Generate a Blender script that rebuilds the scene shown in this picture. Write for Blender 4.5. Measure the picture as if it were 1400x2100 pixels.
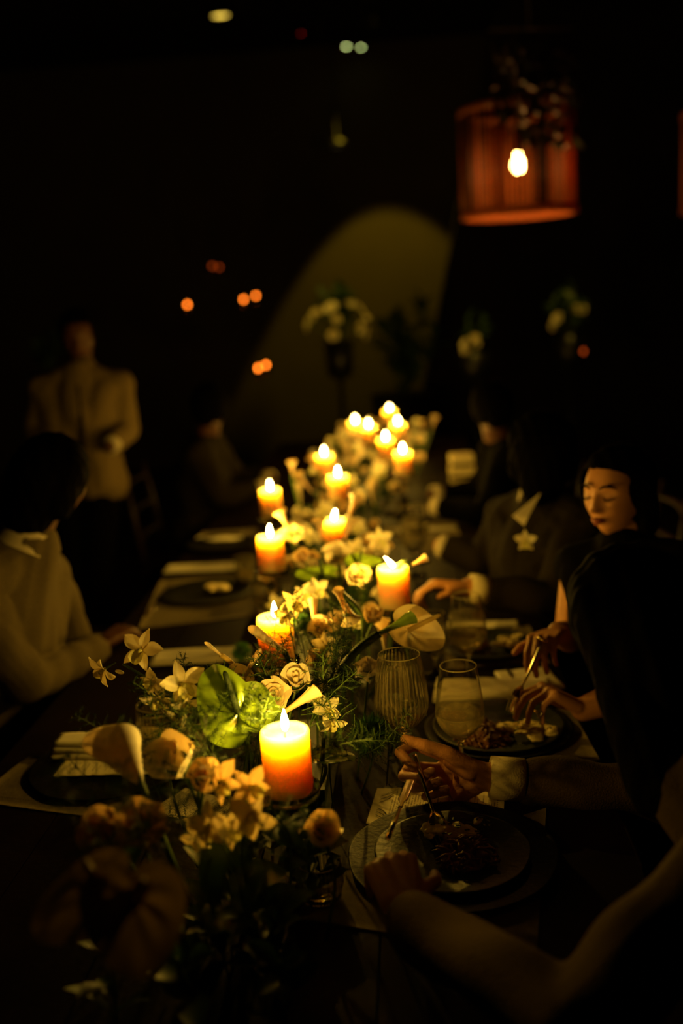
import bpy, bmesh, math, random
import numpy as np
from mathutils import Vector, Matrix, Quaternion

for o in list(bpy.data.objects):
    bpy.data.objects.remove(o)
SC = bpy.context.scene
COL = SC.collection
RND = random.Random(7)
PI = math.pi

# ------------------------------------------------------------------ camera
F = 2100.0
CAM = Vector((.33, 0, 1.66))
_yaw, _pit, _rol = math.radians(4.36), math.radians(11.5), math.radians(3.5)
_f = Vector((-math.sin(_yaw)*math.cos(_pit), math.cos(_yaw)*math.cos(_pit), -math.sin(_pit)))
_r = _f.cross(Vector((0, 0, 1))).normalized()
_u = _r.cross(_f)
CU = _u*math.cos(_rol) + _r*math.sin(_rol)
CR = _r*math.cos(_rol) - _u*math.sin(_rol)
cd = bpy.data.cameras.new('camera')
cam = bpy.data.objects.new('camera', cd)
COL.objects.link(cam)
cam.matrix_world = Matrix(((CR.x, CU.x, -_f.x, CAM.x), (CR.y, CU.y, -_f.y, CAM.y), (CR.z, CU.z, -_f.z, CAM.z), (0, 0, 0, 1)))
cd.sensor_fit = 'VERTICAL'
cd.sensor_height = 36
cd.sensor_width = 24
cd.lens = 36
cd.clip_start = .05
cd.dof.use_dof = True
cd.dof.focus_distance = 1.76
cd.dof.aperture_fstop = 1.35
SC.camera = cam

# ------------------------------------------------------------------ world, exposure, lights
w = bpy.data.worlds.new('night')
SC.world = w
w.use_nodes = True
w.node_tree.nodes['Background'].inputs[0].default_value = (1, .6, .25, 1)
w.node_tree.nodes['Background'].inputs[1].default_value = .0001
SC.view_settings.view_transform = 'Standard'
SC.view_settings.look = 'None'
SC.view_settings.gamma = 1
SC.view_settings.use_curve_mapping = False
SC.view_settings.exposure = 0
SC.cycles.use_denoising = True
SC.cycles.max_bounces = 10
SC.cycles.diffuse_bounces = 4
SC.cycles.glossy_bounces = 3
SC.cycles.transmission_bounces = 8
SC.cycles.transparent_max_bounces = 12
SC.cycles.sample_clamp_indirect = 6
SC.cycles.blur_glossy = .5
SC.cycles.caustics_reflective = False

CANDLE_W = 3.5            # watts of one candle flame
CANDLE_C = (1, .55, .05)

def ray(px, py): return _f + CR*((px-700)/F) - CU*((py-1050)/F)
def dep(px, py, D): return CAM + ray(px, py)*D
def at(px, py, z):
    d = ray(px, py)
    return CAM + d*((z-CAM.z)/d.z)

# wall spotlight: a ceiling spot grazing the far wall
sd = bpy.data.lights.new('wall_spot_light', 'SPOT')
sd.energy = 290
sd.color = (1, .64, .03)
sd.spot_size = math.radians(56)
sd.spot_blend = .12
sd.shadow_soft_size = .05
so = bpy.data.objects.new('wall_spot_light', sd)
COL.objects.link(so)

# ------------------------------------------------------------------ helpers
def tag(o, label=None, cat=None, group=None, kind=None):
    if label: o['label'] = label
    if cat: o['category'] = cat
    if group: o['group'] = group
    if kind: o['kind'] = kind
    return o

def empty(name, loc=(0, 0, 0), rot=None):
    o = bpy.data.objects.new(name, None)
    COL.objects.link(o)
    o.empty_display_size = .05
    o.location = loc
    if rot is not None:
        o.rotation_mode = 'QUATERNION'
        o.rotation_quaternion = rot
    return o

def thing(name, label, cat, loc=(0, 0, 0), rot=None, group=None):
    return tag(empty(name, loc, rot), label, cat, group)

def link(name, me, mat=None, parent=None, loc=None):
    o = bpy.data.objects.new(name, me)
    COL.objects.link(o)
    if mat and not me.materials: me.materials.append(mat)
    if parent: o.parent = parent
    if loc is not None: o.location = loc
    return o

def mk(verts, faces, smooth=True, name='mesh'):
    me = bpy.data.meshes.new(name)
    me.from_pydata([tuple(v) for v in verts], [], faces)
    me.validate()
    if smooth: me.shade_smooth()
    return me

class MB:
    def __init__(s): s.v = []; s.f = []
    def add(s, v, f):
        n = len(s.v)
        s.v += [tuple(a) for a in v]
        s.f += [tuple(i+n for i in q) for q in f]
    def grid(s, pts, nu, nv, close=False):
        f = []
        for j in range(nv-1):
            for i in range(nu if close else nu-1):
                k = (i+1) % nu
                f.append((j*nu+i, j*nu+k, (j+1)*nu+k, (j+1)*nu+i))
        s.add(pts, f)
    def box(s, c, d, rz=0):
        c = Vector(c)
        M = Matrix.Rotation(rz, 3, 'Z')
        v = [c + M @ Vector((x*d[0]/2, y*d[1]/2, z*d[2]/2)) for x in (-1, 1) for y in (-1, 1) for z in (-1, 1)]
        s.add(v, [(0, 1, 3, 2), (4, 6, 7, 5), (0, 4, 5, 1), (2, 3, 7, 6), (0, 2, 6, 4), (1, 5, 7, 3)])
    def lathe(s, prof, n=32, mod=None, cap=False, M=None):
        pts = []
        for (r, z) in prof:
            for i in range(n):
                a = 2*PI*i/n
                rr = r*(1+(mod(a, z) if mod else 0))
                p = Vector((rr*math.cos(a), rr*math.sin(a), z))
                pts.append(M @ p if M else p)
        b = len(s.v)
        s.grid(pts, n, len(prof), True)
        if cap:
            s.f.append(tuple(b+i for i in reversed(range(n))))
            s.f.append(tuple(b+(len(prof)-1)*n+i for i in range(n)))
    def tube(s, path, rad, n=8, flat=1.0):
        P = [Vector(p) for p in path]
        if not hasattr(rad, '__len__'): rad = [rad]*len(P)
        up = Vector((0, 0, 1))
        pts = []
        d0 = (P[1]-P[0]).normalized()
        a = d0.cross(up)
        if a.length < .1: a = d0.cross(Vector((1, 0, 0)))
        a.normalize()
        for i, p in enumerate(P):
            d = (P[min(i+1, len(P)-1)]-P[max(i-1, 0)]).normalized()
            a = (a - d*a.dot(d)).normalized()
            b = d.cross(a)
            for k in range(n):
                t = 2*PI*k/n
                pts.append(p + a*math.cos(t)*rad[i] + b*math.sin(t)*rad[i]*flat)
        m = len(s.v)
        s.grid(pts, n, len(P), True)
        s.f.append(tuple(m+i for i in reversed(range(n))))
        s.f.append(tuple(m+(len(P)-1)*n+i for i in range(n)))
    def sphere(s, c, r, n=12, sc=(1, 1, 1), M=None):
        c = Vector(c)
        prof = [(math.sin(PI*i/n)*r+1e-6, -math.cos(PI*i/n)*r) for i in range(n+1)]
        T = Matrix.Translation(c) @ (M.to_4x4() if M else Matrix()) @ Matrix.Diagonal((*sc, 1))
        s.lathe(prof, n*2, M=T, cap=True)
    def mesh(s, smooth=True, name='mesh'): return mk(s.v, s.f, smooth, name)

def spline(pts, n=12):
    P = [Vector(p) for p in pts]
    if len(P) == 2: P = [P[0], P[0].lerp(P[1], .5), P[1]]
    out = []
    for i in range(len(P)-1):
        p0 = P[max(i-1, 0)]; p1 = P[i]; p2 = P[i+1]; p3 = P[min(i+2, len(P)-1)]
        for k in range(n):
            t = k/n
            out.append(.5*((2*p1)+(p2-p0)*t+(2*p0-5*p1+4*p2-p3)*t*t+(3*p1-p0-3*p2+p3)*t**3))
    out.append(P[-1])
    return out

def quat_z(axis, up=None):
    """rotation whose local +Z is axis and local +Y leans to up"""
    z = Vector(axis).normalized()
    up = Vector(up) if up is not None else Vector((0, 0, 1))
    y = up - z*up.dot(z)
    if y.length < .05: y = Vector((0, 1, 0)) - z*z.y
    y.normalize()
    x = y.cross(z)
    return Matrix(((x.x, y.x, z.x), (x.y, y.y, z.y), (x.z, y.z, z.z))).to_quaternion()

# ------------------------------------------------------------------ materials
def mat(name, col, rough=.6, spec=.3, metal=0, noise=None, bump=0, bscale=60, sheen=0, **kw):
    m = bpy.data.materials.new(name)
    m.use_nodes = True
    nt = m.node_tree
    b = nt.nodes['Principled BSDF']
    b.inputs['Base Color'].default_value = (*col, 1)
    b.inputs['Roughness'].default_value = rough
    b.inputs['Specular IOR Level'].default_value = spec
    b.inputs['Metallic'].default_value = metal
    if sheen: b.inputs['Sheen Weight'].default_value = sheen
    for k, v in kw.items(): b.inputs[k.replace('_', ' ')].default_value = v
    if noise or bump:
        tc = nt.nodes.new('ShaderNodeTexCoord')
        nz = nt.nodes.new('ShaderNodeTexNoise')
        nz.inputs['Scale'].default_value = noise[0] if noise else bscale
        nz.inputs['Detail'].default_value = 4
        nt.links.new(tc.outputs['Object'], nz.inputs['Vector'])
        if noise:
            cr = nt.nodes.new('ShaderNodeValToRGB')
            cr.color_ramp.elements[0].position = .35
            cr.color_ramp.elements[1].position = .65
            cr.color_ramp.elements[0].color = (*noise[1], 1)
            cr.color_ramp.elements[1].color = (*col, 1)
            nt.links.new(nz.outputs['Fac'], cr.inputs['Fac'])
            nt.links.new(cr.outputs['Color'], b.inputs['Base Color'])
        if bump:
            nb = nt.nodes.new('ShaderNodeTexNoise')
            nb.inputs['Scale'].default_value = bscale
            nb.inputs['Detail'].default_value = 3
            nt.links.new(tc.outputs['Object'], nb.inputs['Vector'])
            bp = nt.nodes.new('ShaderNodeBump')
            bp.inputs['Strength'].default_value = bump
            bp.inputs['Distance'].default_value = .004
            nt.links.new(nb.outputs['Fac'], bp.inputs['Height'])
            nt.links.new(bp.outputs['Normal'], b.inputs['Normal'])
    return m

def petal_mat(name, col, trans, tw=.35, gloss=.12, rough=.45, noise=None):
    m = bpy.data.materials.new(name)
    m.use_nodes = True
    nt = m.node_tree
    out = nt.nodes['Material Output']
    b = nt.nodes['Principled BSDF']
    b.inputs['Base Color'].default_value = (*col, 1)
    b.inputs['Roughness'].default_value = rough
    b.inputs['Specular IOR Level'].default_value = gloss*2
    t = nt.nodes.new('ShaderNodeBsdfTranslucent')
    t.inputs['Color'].default_value = (*trans, 1)
    mx = nt.nodes.new('ShaderNodeMixShader')
    mx.inputs[0].default_value = tw
    nt.links.new(b.outputs[0], mx.inputs[1])
    nt.links.new(t.outputs[0], mx.inputs[2])
    nt.links.new(mx.outputs[0], out.inputs['Surface'])
    tc = nt.nodes.new('ShaderNodeTexCoord')
    nz = nt.nodes.new('ShaderNodeTexNoise')
    nz.inputs['Scale'].default_value = 90
    nt.links.new(tc.outputs['Object'], nz.inputs['Vector'])
    cr = nt.nodes.new('ShaderNodeValToRGB')
    cr.color_ramp.elements[0].position = .3
    cr.color_ramp.elements[1].position = .7
    c2 = noise or tuple(c*.86 for c in col)
    cr.color_ramp.elements[0].color = (*c2, 1)
    cr.color_ramp.elements[1].color = (*col, 1)
    nt.links.new(nz.outputs['Fac'], cr.inputs['Fac'])
    nt.links.new(cr.outputs['Color'], b.inputs['Base Color'])
    return m

def emit_mat(name, col, strength, see=False):
    m = bpy.data.materials.new(name)
    m.use_nodes = True
    nt = m.node_tree
    nt.nodes.remove(nt.nodes['Principled BSDF'])
    e = nt.nodes.new('ShaderNodeEmission')
    e.inputs[0].default_value = (*col, 1)
    e.inputs[1].default_value = strength
    out = nt.nodes['Material Output']
    if see:
        t = nt.nodes.new('ShaderNodeBsdfTransparent')
        a = nt.nodes.new('ShaderNodeAddShader')
        nt.links.new(e.outputs[0], a.inputs[0])
        nt.links.new(t.outputs[0], a.inputs[1])
        nt.links.new(a.outputs[0], out.inputs['Surface'])
    else:
        nt.links.new(e.outputs[0], out.inputs['Surface'])
    return m

def glass_mat(name, col=(1, 1, 1), rough=0, ior=1.45):
    m = bpy.data.materials.new(name)
    m.use_nodes = True
    b = m.node_tree.nodes['Principled BSDF']
    b.inputs['Base Color'].default_value = (*col, 1)
    b.inputs['Roughness'].default_value = rough
    b.inputs['Transmission Weight'].default_value = 1
    b.inputs['IOR'].default_value = ior
    return m

M = {}
M['wax'] = mat('wax', (.62, .44, .17), .5, .2)
_b = M['wax'].node_tree.nodes['Principled BSDF']
_b.inputs['Subsurface Weight'].default_value = 1
_b.inputs['Subsurface Radius'].default_value = (1.0, .74, .36)
_b.inputs['Subsurface Scale'].default_value = .10
M['wick'] = mat('wick', (.02, .01, .005), .9)
M['flame'] = emit_mat('flame', (1, .66, .20), 90, see=True)
M['white_petal'] = petal_mat('white_petal', (.92, .87, .64), (.9, .62, .26), .26)
M['cream_petal'] = petal_mat('cream_petal', (.92, .80, .50), (.9, .56, .20), .26)
M['peach_petal'] = petal_mat('peach_petal', (.84, .68, .38), (.9, .56, .18), .36)
M['orchid_petal'] = petal_mat('orchid_petal', (.90, .86, .58), (.8, .6, .25), .3, .1)
M['orchid_lip'] = petal_mat('orchid_lip', (.82, .80, .30), (.7, .6, .15), .3, .1)
M['green_spathe'] = petal_mat('green_spathe', (.24, .40, .02), (.3, .45, .01), .15, 1.0, .2, (.27, .40, .03))
M['cream_spathe'] = petal_mat('cream_spathe', (.86, .80, .52), (.8, .55, .2), .25, .35, .3)
M['brown_spathe'] = petal_mat('brown_spathe', (.36, .27, .10), (.35, .22, .05), .2, .4, .3)
M['spadix'] = mat('spadix', (.80, .55, .14), .6, bump=.6, bscale=600)
M['spadix_dark'] = mat('spadix_dark', (.018, .035, .008), .5, bump=.6, bscale=600)
M['stem'] = mat('stem', (.07, .12, .02), .5, .3, noise=(40, (.05, .09, .015)))
M['leaf'] = petal_mat('leaf', (.022, .050, .010), (.04, .09, .01), .25, .2, .5)
M['needle'] = petal_mat('needle', (.018, .040, .008), (.03, .07, .008), .2, .1, .6)
M['dianthus'] = petal_mat('dianthus', (.045, .13, .02), (.06, .17, .015), .25, .15, .5)
M['table_wood'] = mat('table_wood', (.008, .003, .0013), .6, .04, noise=(9, (.005, .002, .0009)), bump=.2, bscale=80)
M['dark_wood'] = mat('dark_wood', (.03, .014, .008), .5, noise=(14, (.018, .009, .005)))
M['linen'] = mat('linen', (.17, .135, .07), .9, .1, noise=(70, (.14, .11, .058)), bump=.6, bscale=500)
M['napkin'] = mat('napkin', (.80, .74, .55), .9, .1, bump=.5, bscale=400)
M['charger'] = mat('charger', (.003, .0026, .002), .5, .12, bump=.3, bscale=120)
M['plate'] = mat('plate', (.022, .026, .014), .42, .25, bump=.25, bscale=90)
M['glass'] = glass_mat('glass', (1, .98, .93))
M['holder_glass'] = glass_mat('holder_glass', (.55, .5, .36))
M['wine'] = glass_mat('wine', (.95, .84, .42), 0, 1.33)
def film(name, col, k):
    m = petal_mat(name, col, col, .5, .1, .5)
    nt = m.node_tree
    out = nt.nodes['Material Output']
    src = out.inputs['Surface'].links[0].from_socket
    t = nt.nodes.new('ShaderNodeBsdfTransparent'); mx = nt.nodes.new('ShaderNodeMixShader'); mx.inputs[0].default_value = k
    nt.links.new(t.outputs[0], mx.inputs[1]); nt.links.new(src, mx.inputs[2]); nt.links.new(mx.outputs[0], out.inputs['Surface'])
    return m
M['frost'] = film('frost', (.9, .78, .4), .20)
M['film'] = film('film', (.9, .78, .4), .04)  # faint painted haze that makes the ribbed bowl read brighter
M['rib_highlight'] = film('rib_highlight', (.9, .75, .35), .27)  # pale strips painting bright streaks along the glass ribs
M['rim_highlight'] = film('rim_highlight', (.9, .78, .4), .55)  # pale ring painting the gold highlight on a glass rim
M['silver'] = mat('silver', (.75, .66, .5), .18, .5, metal=1)
M['gold'] = mat('gold', (.9, .62, .22), .2, .5, metal=1)
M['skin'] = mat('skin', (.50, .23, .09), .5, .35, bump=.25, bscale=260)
M['skin_shaded'] = mat('skin_shaded', (.09, .034, .014), .5, .35, bump=.2, bscale=260)  # skin darkened to put shade on guests sitting in the dark
M['lips'] = mat('lips', (.28, .07, .045), .4, .4)
M['hair'] = mat('hair', (.0015, .001, .0008), .85, .02, bump=.6, bscale=220)
M['suit_beige'] = mat('suit_beige', (.066, .043, .018), .9, .1, noise=(260, (.054, .035, .015)), bump=.6, bscale=300)
M['suit_dark'] = mat('suit_dark', (.016, .0115, .0055), .9, .08, bump=.5, bscale=300)
M['suit_black'] = mat('suit_black', (.002, .0015, .001), .9, .03, bump=.4, bscale=300)
M['jacket_tan'] = mat('jacket_tan', (.21, .15, .06), .9, .1, noise=(200, (.17, .12, .05)), bump=.5, bscale=250)
M['shirt'] = mat('shirt', (.60, .52, .34), .85, .1, bump=.4, bscale=300)
M['jacket_pale'] = mat('jacket_pale', (.125, .095, .042), .9, .1, noise=(200, (.10, .076, .034)), bump=.5, bscale=250)
M['meat'] = mat('meat', (.30, .13, .055), .5, .4, noise=(60, (.16, .06, .03)), bump=.6, bscale=300)
M['mash'] = mat('mash', (.86, .74, .36), .5, .3, noise=(50, (.78, .60, .25)), bump=.5, bscale=200)
M['greens'] = mat('greens', (.06, .08, .02), .6)
M['floor'] = mat('floor', (.010, .007, .005), .6, .3, noise=(3, (.006, .004, .003)))
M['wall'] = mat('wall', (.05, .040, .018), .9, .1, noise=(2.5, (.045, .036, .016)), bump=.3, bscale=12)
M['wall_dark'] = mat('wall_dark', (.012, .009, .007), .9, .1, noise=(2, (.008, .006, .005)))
M['rattan'] = petal_mat('rattan', (.36, .12, .035), (.40, .10, .02), .35, .1, .7, (.26, .08, .02))
M['rattan_dark'] = petal_mat('rattan_dark', (.12, .035, .01), (.14, .03, .006), .3, .1, .7)
M['rattan_light'] = petal_mat('rattan_light', (.55, .20, .06), (.6, .16, .03), .4, .1, .7)
M['black_metal'] = mat('black_metal', (.01, .01, .01), .4, .4, metal=.6)
M['bulb'] = emit_mat('bulb', (1, .62, .16), 45)
M['bulb_dim'] = emit_mat('bulb_dim', (1, .5, .1), 2)
M['ceiling_lamp_glow'] = emit_mat('ceiling_lamp_glow', (.95, 1, .45), 26)
M['amber_glow'] = emit_mat('amber_glow', (1, .20, .015), 20)
M['red_glow'] = emit_mat('red_glow', (1, .03, .02), 3)
M['box_card'] = mat('box_card', (.78, .66, .34), .8, .15, bump=.3, bscale=60)

def print_mat(name, kind):
    """flat print on a menu card: rows of tiny illegible type, and a botanical sprig drawn elsewhere"""
    m = bpy.data.materials.new(name)
    m.use_nodes = True
    nt = m.node_tree
    N, L = nt.nodes, nt.links
    b = N['Principled BSDF']
    b.inputs['Roughness'].default_value = .8
    tc = N.new('ShaderNodeTexCoord')
    sp = N.new('ShaderNodeSeparateXYZ')
    L.new(tc.outputs['Object'], sp.inputs[0])
    def math_(op, a, bb=None, c=None):
        n = N.new('ShaderNodeMath'); n.operation = op
        for i, x in enumerate((a, bb, c)):
            if x is None: continue
            if isinstance(x, (int, float)): n.inputs[i].default_value = x
            else: L.new(x, n.inputs[i])
        return n.outputs[0]
    row = math_('MULTIPLY', sp.outputs[1], 1/.0052)
    fr = math_('FRACT', row)
    line = math_('LESS_THAN', fr, .42)
    cell = math_('FLOOR', row)
    cx = math_('MULTIPLY', sp.outputs[0], 420)
    cb = N.new('ShaderNodeCombineXYZ')
    L.new(math_('FLOOR', cx), cb.inputs[0]); L.new(cell, cb.inputs[1])
    wn = N.new('ShaderNodeTexWhiteNoise'); wn.noise_dimensions = '2D'
    L.new(cb.outputs[0], wn.inputs['Vector'])
    ink = math_('GREATER_THAN', wn.outputs['Value'], .30)
    rl = N.new('ShaderNodeTexWhiteNoise'); rl.noise_dimensions = '1D'
    L.new(cell, rl.inputs['W'])
    half = math_('MULTIPLY', rl.outputs['Value'], .045)
    half = math_('ADD', half, .018)
    inr = math_('LESS_THAN', math_('ABSOLUTE', sp.outputs[0]), half)
    iny = math_('LESS_THAN', math_('ABSOLUTE', math_('ADD', sp.outputs[1], .012)), .098)
    a = math_('MULTIPLY', math_('MULTIPLY', line, ink), math_('MULTIPLY', inr, iny))
    mx = N.new('ShaderNodeMixRGB')
    mx.inputs[1].default_value = (.86, .78, .52, 1)
    mx.inputs[2].default_value = (.20, .15, .08, 1)
    L.new(math_('MULTIPLY', a, .85), mx.inputs[0])
    L.new(mx.outputs[0], b.inputs['Base Color'])
    return m
M['menu'] = print_mat('menu', 0)
M['ink'] = mat('ink', (.03, .03, .015), .8)

# ------------------------------------------------------------------ room shell
def struct(name, mb_or_me, m, smooth=False):
    me = mb_or_me.mesh(smooth) if isinstance(mb_or_me, MB) else mb_or_me
    o = link(name, me, m)
    o['kind'] = 'structure'
    return o

WALL_Y = 11.0
b = MB(); b.box((0, 4, -.05), (14, 16, .1)); struct('floor', b, M['floor'])
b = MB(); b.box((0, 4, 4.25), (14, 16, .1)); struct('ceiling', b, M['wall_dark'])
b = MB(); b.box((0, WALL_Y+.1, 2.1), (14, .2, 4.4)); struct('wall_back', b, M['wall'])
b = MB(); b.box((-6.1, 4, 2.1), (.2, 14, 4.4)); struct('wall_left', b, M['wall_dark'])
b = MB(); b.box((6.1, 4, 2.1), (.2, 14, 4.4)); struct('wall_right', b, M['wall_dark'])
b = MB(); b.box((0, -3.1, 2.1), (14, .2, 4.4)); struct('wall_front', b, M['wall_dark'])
# dark pillar that cuts the pool of light on the wall
pl = at(900, 640, 1.6)
def on_wall(px, py, y=WALL_Y):
    d = ray(px, py)
    return CAM + d*((y-CAM.y)/d.y)
e1, e2 = on_wall(936, 440, 9.6), on_wall(893, 662, 9.6)
b = MB()
wdt = 3.4
x_top = e1.x + (e1.x-e2.x)/(e1.z-e2.z)*(4.2-e1.z)
x_bot = e2.x - (e1.x-e2.x)/(e1.z-e2.z)*(e2.z)
v = []
for (x, z) in ((x_bot, 0), (x_bot+wdt, 0), (x_top+wdt, 4.2), (x_top, 4.2)):
    for y in (9.6, 9.9): v.append((x, y, z))
b.add(v, [(0, 2, 4, 6), (1, 7, 5, 3), (0, 6, 7, 1), (2, 3, 5, 4), (0, 1, 3, 2), (4, 5, 7, 6)])
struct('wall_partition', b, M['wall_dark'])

# the wall spot: fixture below the ceiling, aimed at the wall
wc = on_wall(800, 640)
so.location = (wc.x, WALL_Y-1.2, 4.1)
tgt = Vector((wc.x, WALL_Y-1.2+math.tan(math.radians(11)), 3.1))
so.rotation_euler = (tgt-so.location).to_track_quat('-Z', 'Y').to_euler()
fx = thing('spotlight', 'black spotlight fixture on the ceiling aimed at the far wall', 'spotlight', so.location)
b = MB()
q = quat_z(-(tgt-so.location)).to_matrix().to_4x4()
b.lathe([(.05, -.02), (.055, 0), (.06, .16), (.03, .2), (.001, .2)], 20, M=q)
link('lamp_head', b.mesh(), M['black_metal'], fx)
b = MB(); b.tube([(0, 0, .16), (0, 0, .3)], .012); link('bracket', b.mesh(), M['black_metal'], fx)
so.parent = fx; so.location = (0, 0, 0)

# ------------------------------------------------------------------ table
TX, TW, TY0, TY1, TZ = .04, .62, .55, 6.9, .75
tb = thing('dining_table', 'long dark wooden banquet table running away under flowers and candles', 'table', (TX, TY0, 0))
npl = 6
pw = 2*TW/npl
for i in range(npl):
    b = MB(); b.box((-TW+pw*(i+.5), (TY1-TY0)/2, TZ-.02), (pw-.004, TY1-TY0, .04))
    link('plank', b.mesh(False), M['table_wood'], tb)
b = MB(); b.box((0, (TY1-TY0)/2, TZ-.062), (2*TW-.30, TY1-TY0-.2, .044)); link('apron', b.mesh(False), M['dark_wood'], tb)
for sx in (-1, 1):
    for yy in (.2, 2.2, 4.2, TY1-TY0-.2):
        b = MB(); b.box((sx*(TW-.14), yy, TZ/2-.06), (.08, .08, TZ-.12)); link('leg', b.mesh(False), M['dark_wood'], tb)

# ------------------------------------------------------------------ candles
def candle(px, py, D, label, hold_label, zt=None, lean=0, holder='pedestal', h=.10, r=.0375, group=None):
    top = dep(px, py, D)
    zb = top.z-h
    c = thing('pillar_candle', label, 'candle', (top.x, top.y, zb))
    b = MB()
    prof = [(.0005, 0), (r*.93, 0), (r*.985, .003), (r, .010), (r*1.0, h*.6), (r*.99, h-.006), (r*.965, h-.0015), (r*.91, h),
            (r*.84, h-.003), (r*.78, h-.010), (r*.6, h-.0125), (.0005, h-.0125)]
    b.lathe(prof, 40, mod=lambda a, z: .006*math.sin(3*a+z*60))
    link('wax_body', b.mesh(), M['wax'], c)
    b = MB(); b.tube(spline([(0, 0, h-.014), (0.0005, 0, h-.004), (.002, 0, h+.003)], 4), .0009, 6)
    link('wick', b.mesh(), M['wick'], c)
    b = MB()
    n, pts = 14, []
    rows = 12
    for j in range(rows+1):
        t = j/rows
        rr = .0056*(math.sin(PI*min(1, t**.70)))**1.05+1e-5
        cx = lean*(t**1.6)*.02
        for i in range(n):
            a = 2*PI*i/n
            pts.append((cx+rr*math.cos(a)+.001, rr*math.sin(a), h-.003+t*(.036-.008*abs(lean))))
    b.grid(pts, n, rows+1, True)
    fl = link('flame', b.mesh(), M['flame'], c)
    ld = bpy.data.lights.new('flame_light', 'POINT')
    ld.energy = CANDLE_W
    ld.color = CANDLE_C
    ld.shadow_soft_size = .005
    lo = bpy.data.objects.new('flame_light', ld); COL.objects.link(lo)
    lo.parent = c; lo.location = (lean*.008, 0, h+(.0205 if px == 583 else .029))
    # holder
    hz = zb-TZ
    hd = thing('candle_holder', hold_label, 'candle holder', (top.x, top.y, TZ))
    b = MB()
    if hz > .12:
        s = hz
        prof = [(.0005, 0), (.048, 0), (.050, .004), (.040, .010), (.016, .020), (.012, .035), (.022, .050), (.027, .064), (.022, .078), (.011, .090),
                (.010, s-.075), (.019, s-.062), (.024, s-.050), (.019, s-.038), (.012, s-.028), (.020, s-.016), (.046, s-.008), (.049, s+.006), (.046, s+.007), (.043, s-.0005), (.0005, s-.0005)]
    else:
        s = max(hz, .012)
        prof = [(.0005, 0), (.050, 0), (.052, .004), (.052, s+.004), (.049, s+.004), (.048, s-.0005), (.0005, s-.0005)]
    b.lathe(prof, 32)
    link('glass_body', b.mesh(), M['holder_glass'], hd)
    return c

CL = [
 (583, 1496, 1.544, 'nearest tall cream pillar candle, glowing orange, upright flame', 'dark glass pedestal under the nearest pillar candle', 0),
 (562, 1264, 2.12, 'cream pillar candle half hidden behind the closed white calla bud', 'glass pedestal under the candle behind the calla bud', 0),
 (805, 1162, 2.42, 'cream pillar candle right of the runner with flame blown to the left', 'glass pedestal under the candle with the leaning flame', -1),
 (553, 1099, 2.84, 'blurred pillar candle at left edge of the flowers, above a tumbler', 'glass pedestal at left edge under the blurred fourth candle', 0),
 (684, 1065, 3.15, 'blurred pillar candle in the middle of the runner with orange blooms below', 'glass pedestal under the middle blurred candle', .3),
 (692, 975, 3.85, 'blurred pillar candle on the runner, second from the middle going back', 'glass pedestal behind the middle blurred candle', 0),
 (553, 1003, 3.75, 'leftmost pillar candle of the far half of the table', 'glass pedestal under the leftmost far candle', 0),
 (664, 932, 4.3, 'far left pillar candle with round glowing flame above dark chairs', 'glass pedestal under the far left candle', 0),
 (825, 926, 4.3, 'right pillar candle in front of the far cluster', 'glass pedestal under the right candle of the far cluster', 0),
 (790, 900, 4.9, 'pillar candle in the middle front of the far cluster', 'glass pedestal under the middle front far candle', 0),
 (755, 874, 5.4, 'pillar candle second from the left in the far cluster', 'glass pedestal of the second candle from left in the far cluster', 0),
 (728, 865, 5.7, 'leftmost pillar candle of the far cluster', 'glass pedestal of the leftmost candle in the far cluster', 0),
 (815, 868, 5.6, 'pillar candle right of centre in the far cluster', 'glass pedestal right of centre in the far cluster', 0),
 (798, 842, 6.3, 'farthest and highest pillar candle at the end of the table', 'glass pedestal under the farthest candle', 0),
]
for (px, py, D, l1, l2, ln) in CL:
    candle(px, py, D, l1, l2, lean=ln)

# ------------------------------------------------------------------ flower meshes
def petal(L, W, th0, th1, cup=.5, nose=1.0, ruf=0, nu=7, nv=9, wide=.55, seed=0, rr=0.0):
    """a petal rooted at the origin, axis +Z is the flower axis, spreads in +X direction"""
    pts = []
    x = z = 0.0
    rs = random.Random(seed)
    ph = rs.random()*6
    for j in range(nv):
        v = j/(nv-1)
        th = th0+(th1-th0)*v
        if j:
            x += math.sin(th)*L/(nv-1); z += math.cos(th)*L/(nv-1)
        wv = math.sin(PI*min(1, (v**(math.log(.5)/math.log(wide))))*.995)**nose if v > 0 else 0
        wv = W*(.12*(1-v)+wv)
        if j == nv-1: wv = W*.06
        for i in range(nu):
            u = -1+2*i/(nu-1)
            n = (-math.cos(th), math.sin(th))
            off = cup*u*u*wv*.9 + ruf*math.sin(ph+u*5+v*7)*v
            pts.append((rr+x+n[0]*off, u*wv, z+n[1]*off))
    b = MB(); b.grid(pts, nu, nv); return b

def wrap_petal(r0, r1, H, spread, curl=.2, round_=.3, lift=0, nu=11, nv=9, phi=0, wob=.04, seed=0):
    """a petal wrapped round the Z axis (rose, tulip)"""
    rs = random.Random(seed)
    a1, a2 = rs.random()*6, rs.random()*6
    pts = []
    for j in range(nv):
        v = j/(nv-1)
        for i in range(nu):
            u = -1+2*i/(nu-1)
            hh = H*v*(1-round_*u*u*(.3+.7*v)) + lift
            sp = spread*(.35+.65*math.sin(min(1, v*1.4)*PI/2))
            r = r0*(.25+.75*math.sin(min(1, v*1.6+.1)*PI/2)) + (r1-r0)*v**1.5
            r += curl*r1*max(0, v-.72)**1.3*3*(.5+u*u*.5)
            r *= 1+wob*math.sin(a1+u*4+v*3)+.05*u
            hh += wob*.4*H*math.sin(a2+u*6)*v
            a = phi+u*sp
            pts.append((r*math.cos(a), r*math.sin(a), hh))
    b = MB(); b.grid(pts, nu, nv); return b

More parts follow.
